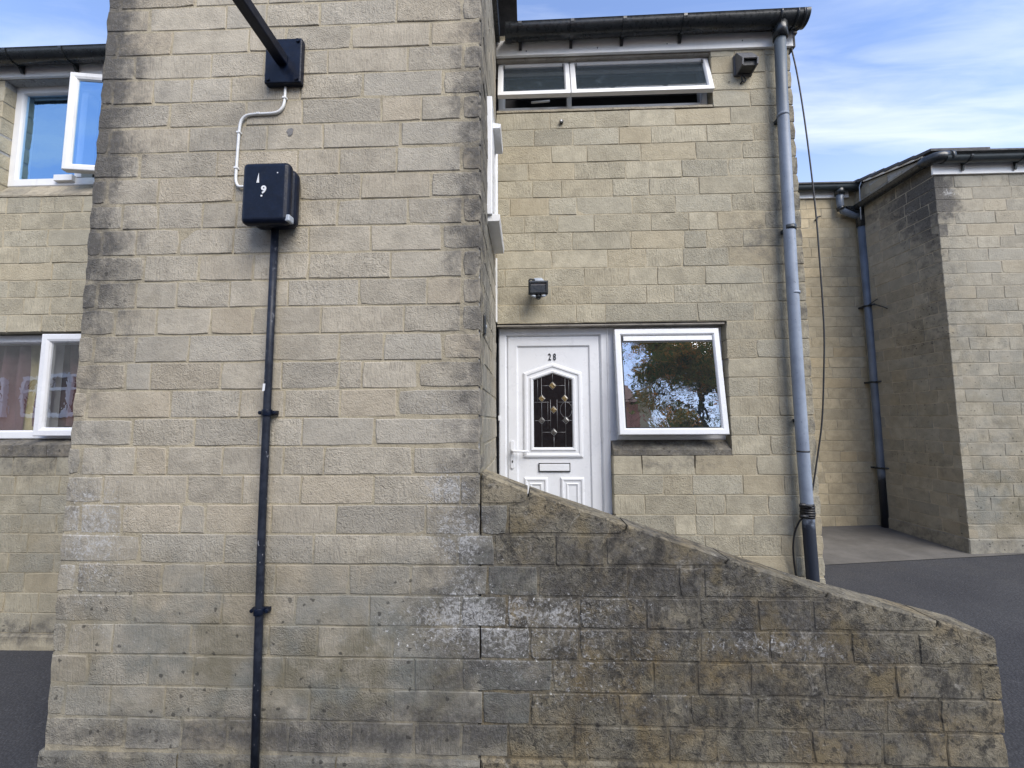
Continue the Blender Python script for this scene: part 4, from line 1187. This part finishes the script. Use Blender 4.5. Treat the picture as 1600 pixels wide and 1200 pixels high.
jb = tag(empty('junction_box', (-1.35, 2.19, 1.0)), 'black metal box with worn white figure, on top of the long pipe', 'junction box')
mb = MB(); mb.box(-1.468, -1.232, 2.112, 2.199, 1.045, 1.372); mb.build('box_body', NAVY, jb, .042, 5)
mb = MB(); mb.box(-1.482, -1.228, 2.052, 2.112, 1.030, 1.366); mb.build('box_lid', NAVY, jb, .040, 6)
mb = MB(); mb.box(-1.490, -1.476, 2.085, 2.14, 1.27, 1.315); mb.box(-1.490, -1.476, 2.085, 2.14, 1.07, 1.13); mb.build('box_hinge', NAVY, jb, .006)
mb = MB(); mb.box(-1.250, -1.220, 2.060, 2.105, 1.042, 1.078); mb.build('latch', SILVER, jb, .006)
lettering('9', 'sticker', STICK, jb, (-1.357, 2.0505, 1.190), .056, 1.0, .0008, bold=.002)
mb = MB()
for poly in ([(-1.397, 1.247), (-1.383, 1.247), (-1.384, 1.254), (-1.387, 1.30)], [(-1.372, 1.172), (-1.364, 1.170), (-1.362, 1.179), (-1.371, 1.180)], [(-1.290, 1.296), (-1.285, 1.296), (-1.285, 1.302), (-1.290, 1.302)]):
    mb.prism(poly, lambda u, v, d: Vector((u, d, v)), 2.0515, 2.0498)
mb.build('sticker_scrap', STICK, jb)

cp_ = tag(empty('conduit', (-1.33, 2.17, -1.7)), 'long thin black pipe with chipped paint running down the bay', 'pipe')
mb = MB(); mb.tube([(-1.358, 2.165, 1.05), (-1.357, 2.165, .3), (-1.355, 2.165, -.5), (-1.345, 2.165, -1.1), (-1.330, 2.160, -1.72)], .0195, 14); mb.build('pipe', CHIP, cp_)
for cx, cz in ((-1.3555, .054), (-1.349, -.938)):
    mb = MB()
    mb.tube([(cx, 2.165, cz - .017), (cx, 2.165, cz + .017)], .0255, 14)
    mb.box(cx - .045, cx + .045, 2.176, 2.197, cz - .011, cz + .011)
    for s in (-1, 1): mb.tube([(cx + s * .038, 2.176, cz), (cx + s * .038, 2.160, cz)], .0105, 8)
    mb.build('pipe_clip', NAVY, cp_, .003)
mb = MB(); mb.prism([(-1.375, .165), (-1.362, .168), (-1.360, .205), (-1.372, .205)], lambda u, v, d: Vector((u, d, v)), 2.1465, 2.1455); mb.build('sticker', STICK, cp_)


def smooth_path(pts, n=8):
    out = []
    P_ = [Vector(p) for p in pts]
    P_ = [P_[0]] + P_ + [P_[-1]]
    for i in range(1, len(P_) - 2):
        for k in range(n):
            t = k / n
            a, b, c, d = P_[i - 1], P_[i], P_[i + 1], P_[i + 2]
            out.append(.5 * ((2 * b) + (c - a) * t + (2 * a - 5 * b + 4 * c - d) * t * t + (3 * b - a - 3 * c + d) * t ** 3))
    out.append(P_[-2])
    return out


wc = tag(empty('cable', (-1.35, 2.19, 1.8)), 'white cable looping from the square plate to the black box', 'cable')
pts = [(-1.353, 2.192, 1.90), (-1.354, 2.190, 1.81), (-1.366, 2.190, 1.77), (-1.395, 2.190, 1.745), (-1.45, 2.190, 1.739), (-1.535, 2.190, 1.737), (-1.575, 2.190, 1.727), (-1.598, 2.190, 1.70), (-1.606, 2.190, 1.65), (-1.609, 2.190, 1.55), (-1.611, 2.190, 1.40), (-1.610, 2.190, 1.35), (-1.598, 2.190, 1.318), (-1.57, 2.185, 1.307), (-1.48, 2.17, 1.305)]
mb = MB(); mb.tube(smooth_path(pts, 6), .0075, 8); mb.build('cable_run', WHITEC, wc)
for x_, z_ in ((-1.353, 1.83), (-1.607, 1.63), (-1.6105, 1.42), (-1.5, 1.739)):
    mb = MB(); mb.box(x_ - .011, x_ + .011, 2.180, 2.2, z_ - .006, z_ + .006); mb.build('cable_clip', WHITEC, wc, .002)

bc = tag(empty('cable', (2.3, 3.3, -1.0)), 'thin black cable hanging loose beside the grey downpipe', 'cable')
pts = [(2.222, 3.33, 3.09), (2.255, 3.33, 2.85), (2.285, 3.33, 2.5), (2.31, 3.33, 2.05), (2.325, 3.33, 1.65), (2.328, 3.33, 1.35), (2.325, 3.33, .75), (2.300, 3.33, .38), (2.26, 3.33, 0.0), (2.195, 3.32, -.30), (2.14, 3.31, -.52), (2.10, 3.30, -.62)]
mb = MB(); mb.tube(smooth_path(pts), .0062, 7)
mb.tube(smooth_path([(2.03, 3.25, -.70), (2.0, 3.26, -.74), (1.975, 3.28, -.82), (1.962, 3.29, -.92), (1.966, 3.30, -1.02), (1.978, 3.31, -1.12), (2.0, 3.32, -1.3), (2.02, 3.33, -1.58)]), .0065, 7)
mb.build('cable_run', RUBBER, bc)
mb = MB()
for z, r_ in ((-.62, .0475), (-.637, .050), (-.655, .049), (-.672, .051), (-.69, .050), (-.706, .048)): mb.tube([(2.064, 3.262, z - .009), (2.064, 3.262, z), (2.064, 3.262, z + .009)], [r_ - .003, r_, r_ - .003], 16)
mb.tube(smooth_path([(2.06, 3.212, -.625), (2.01, 3.20, -.612), (1.972, 3.205, -.612)]), [.010] * 8 + [.013] * 6 + [.008] * 3, 8)
mb.tube([(2.03, 3.21, -.695), (1.978, 3.215, -.693)], .012, 8)
mb.build('tape_wrap', RUBBER, bc)

fl = tag(empty('floodlight', (.1, 3.33, 1.0)), 'small black security floodlight on the wall above the white door', 'floodlight')
mb = MB(); mb.box(.062, .135, 3.30, 3.338, 1.03, 1.15); mb.build('wall_bracket', SILVER, fl, .01)
mb = MB()
dome = []
for q, (yy, rx, rz_) in enumerate(((3.325, .03, .02), (3.30, .046, .034), (3.26, .056, .045), (3.215, .060, .050))):
    dome.append([(.096 + rx * math.cos(t * math.pi / 8), yy, 1.068 + rz_ * math.sin(t * math.pi / 8)) for t in range(16)])
L = mb.loft(dome); mb.bm.faces.new(L[0]); mb.bm.faces.new(L[-1])
for f in mb.bm.faces: f.smooth = True
mb.build('housing', SILVER, fl)
mb = MB(); mb.box(.026, .166, 3.190, 3.225, .988, 1.080); mb.build('lamp_body', BLACKP, fl, .006)
fz = tilt(1.08, 3.20, R(6))
profile('bezel', rect(.020, .172, .982, 1.086), [(0, 3.205), (0, 3.178), (.016, 3.175), (.019, 3.186), (.019, 3.205)], BLACKP, fl, fz)
LENS = plain('frosted_lens', (.20, .20, .205), .25, .06, 30)
pane('lens', rect(.037, .155, 1.000, 1.068), 3.187, LENS, fl, fz)
mb = MB(); mb.tube([(.096, 3.225, .985), (.098, 3.215, .962), (.098, 3.21, .948)], [.030, .024, .012], 12); mb.build('sensor', BLACKP, fl)
mb = MB(); mb.tube([(.040, 3.21, .980), (.056, 3.20, .968), (.075, 3.195, .964)], .010, 8); mb.build('yoke', SILVER, fl)
mb = MB(); mb.tube([(.122, 3.195, .966), (.142, 3.20, .970), (.158, 3.21, .982)], .010, 8); mb.build('yoke', SILVER, fl)
mb = MB(); mb.tube([(.024, 3.195, 1.09), (.04, 3.20, 1.105), (.07, 3.215, 1.10)], .007, 6); mb.build('wire', BLACKP, fl)

vh = tag(empty('vent_cowl', (1.81, 3.33, 2.85)), 'dark grey box cowl on the wall under the gutter end', 'vent')
mb = MB(); mb.box(1.744, 1.890, 3.322, 3.342, 2.852, 3.03); mb.build('back_plate', HOOD, vh, .003)
mb = MB()
w0, w1 = 1.754, 1.880
mb.prism([(3.322, 3.03), (3.298, 3.03), (3.208, 2.905), (3.220, 2.900), (3.322, 3.012)], lambda u, v, d: Vector((d, u, v)), w0, w1)
for d0, d1 in ((w0 - .002, w0 + .010), (w1 - .010, w1 + .002)): mb.prism([(3.322, 3.031), (3.299, 3.031), (3.206, 2.905), (3.216, 2.855), (3.322, 2.848)], lambda u, v, d: Vector((d, u, v)), d0, d1)
mb.build('hood', HOOD, vh, .002)
mb = MB(); mb.prism([(3.31, 2.99), (3.232, 2.905), (3.236, 2.862), (3.31, 2.856)], lambda u, v, d: Vector((d, u, v)), w0 + .012, w1 - .012); mb.build('dark_opening', SEAL, vh)  # solid dark block standing in for the shaded opening under the hood

eh = tag(empty('eye_bolt', (1.81, 3.33, 2.8)), 'small black iron ring fixed below the box cowl', 'eye bolt')
mb = MB(); mb.tube([(1.812 + .017 * math.cos(t * .5236 + .6), 3.318 - .008 * math.sin(t * .5236), 2.812 + .022 * math.sin(t * .5236)) for t in range(13)], .0055, 6); mb.tube([(1.802, 3.315, 2.795), (1.797, 3.345, 2.79)], .006, 6); mb.build('ring', BLACKP, eh)
mb = MB(); mb.tube([(1.703, 3.338, 2.806), (1.703, 3.331, 2.806)], .005, 6); mb.build('plug_hole', BLACKP, eh)
kb = tag(empty('vent_plug', (.31, 3.33, 2.48)), 'tiny black round plug on the wall below the high window', 'plug')
mb = MB(); mb.tube([(.308, 3.342, 2.490), (.308, 3.322, 2.490), (.308, 3.315, 2.490)], [.013, .018, .013], 12); mb.build('collar', BLACKP, kb)
mb = MB(); mb.tube([(.307, 3.316, 2.491), (.307, 3.310, 2.491)], .007, 8); mb.build('tip', WHITEC, kb)
wh = tag(empty('wall_hook', (4.3, 6.19, 3.0)), 'small black hook on the far wall between the two downpipes', 'hook')
mb = MB(); mb.tube([(4.31, 6.2, 2.965), (4.31, 6.17, 2.965), (4.33, 6.165, 3.0), (4.37, 6.17, 3.01)], .011, 6); mb.build('hook', BLACKP, wh)
db = tag(empty('doorbell', (-.23, 2.34, .5)), 'small black doorbell on the side of the bay by the door', 'doorbell')
mb = MB(); mb.box(XC - .002, XC + .016, 2.31, 2.355, .485, .60); mb.build('bell_case', BLACKP, db, .008, 3)
mb = MB(); mb.tube([(XC + .014, 2.333, .535), (XC + .019, 2.333, .535)], .009, 8); mb.build('bell_push', SILVER, db)

# ------------------------------------------------------------------ across the street, seen in the window glass
CREAM = plain('cream_render', (.80, .68, .47), .9, .1, 2, spec=.1)
PINK = plain('red_sandstone', (.62, .30, .24), .9, .25, 3, spec=.1)
BUFF = plain('buff_stone', (.42, .36, .27), .9, .15, 2, spec=.1)
opp = tag(empty('gabled_house', (2.2, -15, -1.7)), 'red house with cream corner reflected in the window beside the door', 'house')
mb = MB(); mb.box(-5.2, 5.0, -16, -11.6, -1.9, 4.5); mb.build('wall', PINK, opp)
mb = MB(); mb.box(5.0, 5.6, -16.02, -11.55, -1.9, 5.1); mb.build('corner_pier', CREAM, opp)
mb = MB(); mb.prism([(-16.4, 4.55), (-11.3, 4.55), (-13.8, 6.2)], lambda u, v, d: Vector((d, u, v)), -5.3, 4.98); mb.build('roof', plain('red_tile', (.20, .085, .06), .85, .2, 4), opp)
for wx in (-3.5, -.5, 2.4):
    w_ = profile('window', rect(wx, wx + 1.3, 2.2, 3.8), [(0, -11.62), (0, -11.55), (.07, -11.55), (.07, -11.62)], UPVC, opp, bevel=0)
    pane('pane', rect(wx + .07, wx + 1.23, 2.27, 3.73), -11.60, GL_DOOR, w_)
row = tag(empty('terraced_house', (-20, -9, -1.8)), 'buff house with white bay windows reflected in the lower left window', 'house')
mb = MB(); mb.box(-30, -9.5, -13, -8.2, -2, 5.0); mb.build('wall', BUFF, row)
for wx in (-26.5, -23.9, -21.3, -18.7, -16.1, -13.5):
    w_ = profile('window', rect(wx, wx + 1.9, .25, 1.75), [(0, -8.21), (0, -8.05), (.13, -8.05), (.13, -8.21)], UPVC, row, bevel=0)
    mb = MB(); mb.box(wx + .62, wx + .76, -8.2, -8.06, .38, 1.62); mb.box(wx + 1.2, wx + 1.32, -8.2, -8.06, .38, 1.62); mb.box(wx + .12, wx + 1.78, -8.2, -8.07, 1.18, 1.28); mb.build('glazing_bar', UPVC, w_)
    pane('pane', rect(wx + .13, wx + 1.77, .38, 1.62), -8.17, GL_DOOR, w_)


def leaf_mat():
    m, g = mat('autumn_leaves')
    rn = g.n('ShaderNodeNewGeometry')
    r_ = rn.outputs['Random Per Island']
    c = g.mix(g.ramp(r_, .35, .75), (.080, .098, .030), (.20, .135, .040))
    c = g.mix(g.ramp(r_, .80, .95), c, (.42, .17, .045))
    d = g.n('ShaderNodeBsdfDiffuse', {'Color': c}); t = g.n('ShaderNodeBsdfTranslucent', {'Color': c})
    g.n('ShaderNodeOutputMaterial', {'Surface': g.n('ShaderNodeAddShader', {0: d, 1: t})})
    return m


def tree(name, x, y, zb, h, crown_r, nleaf, label, seed, material):
    rt = random.Random(seed)
    t = tag(empty(name, (x, y, zb)), label, 'tree')
    mb = MB()
    mb.tube([(x, y, zb), (x + .05, y, zb + h * .25), (x - .08, y + .05, zb + h * .55), (x, y, zb + h * .85)], [.24, .19, .13, .04], 10)
    tips = []
    for k in range(30):
        a = k * 2.4; f = .16 + .72 * rt.random()
        z0_ = zb + h * f
        L_ = crown_r * (1.05 - .5 * abs(f - .5)) * rt.uniform(.55, 1.0)
        tip = Vector((x + math.cos(a) * L_, y + math.sin(a) * L_, z0_ + L_ * rt.uniform(.15, .6)))
        mid = Vector((x + math.cos(a) * L_ * .5, y + math.sin(a) * L_ * .5, z0_ + L_ * .18))
        mb.tube([(x, y, z0_), mid, tip], [.07, .045, .012], 6)
        tips += [tip, mid.lerp(tip, .5), mid, mid.lerp(tip, .8)]
    mb.build('trunk', plain(name + '_bark', (.06, .05, .04), .9, .2, 12), t)
    vs, fs = [], []
    clumps = [(p + Vector((rt.gauss(0, .25), rt.gauss(0, .25), rt.gauss(0, .25))), rt.uniform(.3, .75)) for p in tips for _ in range(2)]
    for i in range(nleaf):
        p, s = rt.choice(clumps)
        c = p + Vector((rt.gauss(0, 1), rt.gauss(0, 1), rt.gauss(0, .8))) * s * .55
        n = Vector((rt.gauss(0, 1), rt.gauss(0, 1), rt.gauss(0, 1) + .5)).normalized()
        a = n.orthogonal().normalized(); b = n.cross(a)
        r_ = rt.uniform(.04, .085)
        k = len(vs)
        vs += [c + a * r_ * 1.5, c + b * r_ * .7, c - a * r_ * 1.5, c - b * r_ * .7]
        fs.append((k, k + 1, k + 2, k + 3))
    me = bpy.data.meshes.new('crown'); me.from_pydata([tuple(v) for v in vs], [], fs); me.materials.append(material)
    link(bpy.data.objects.new('crown', me), t)


LEAF = leaf_mat()
tree('broadleaf_tree', 6.2, -8.0, -1.7, 9.2, 2.7, 30000, 'autumn tree reflected in the window beside the door', 3, LEAF)
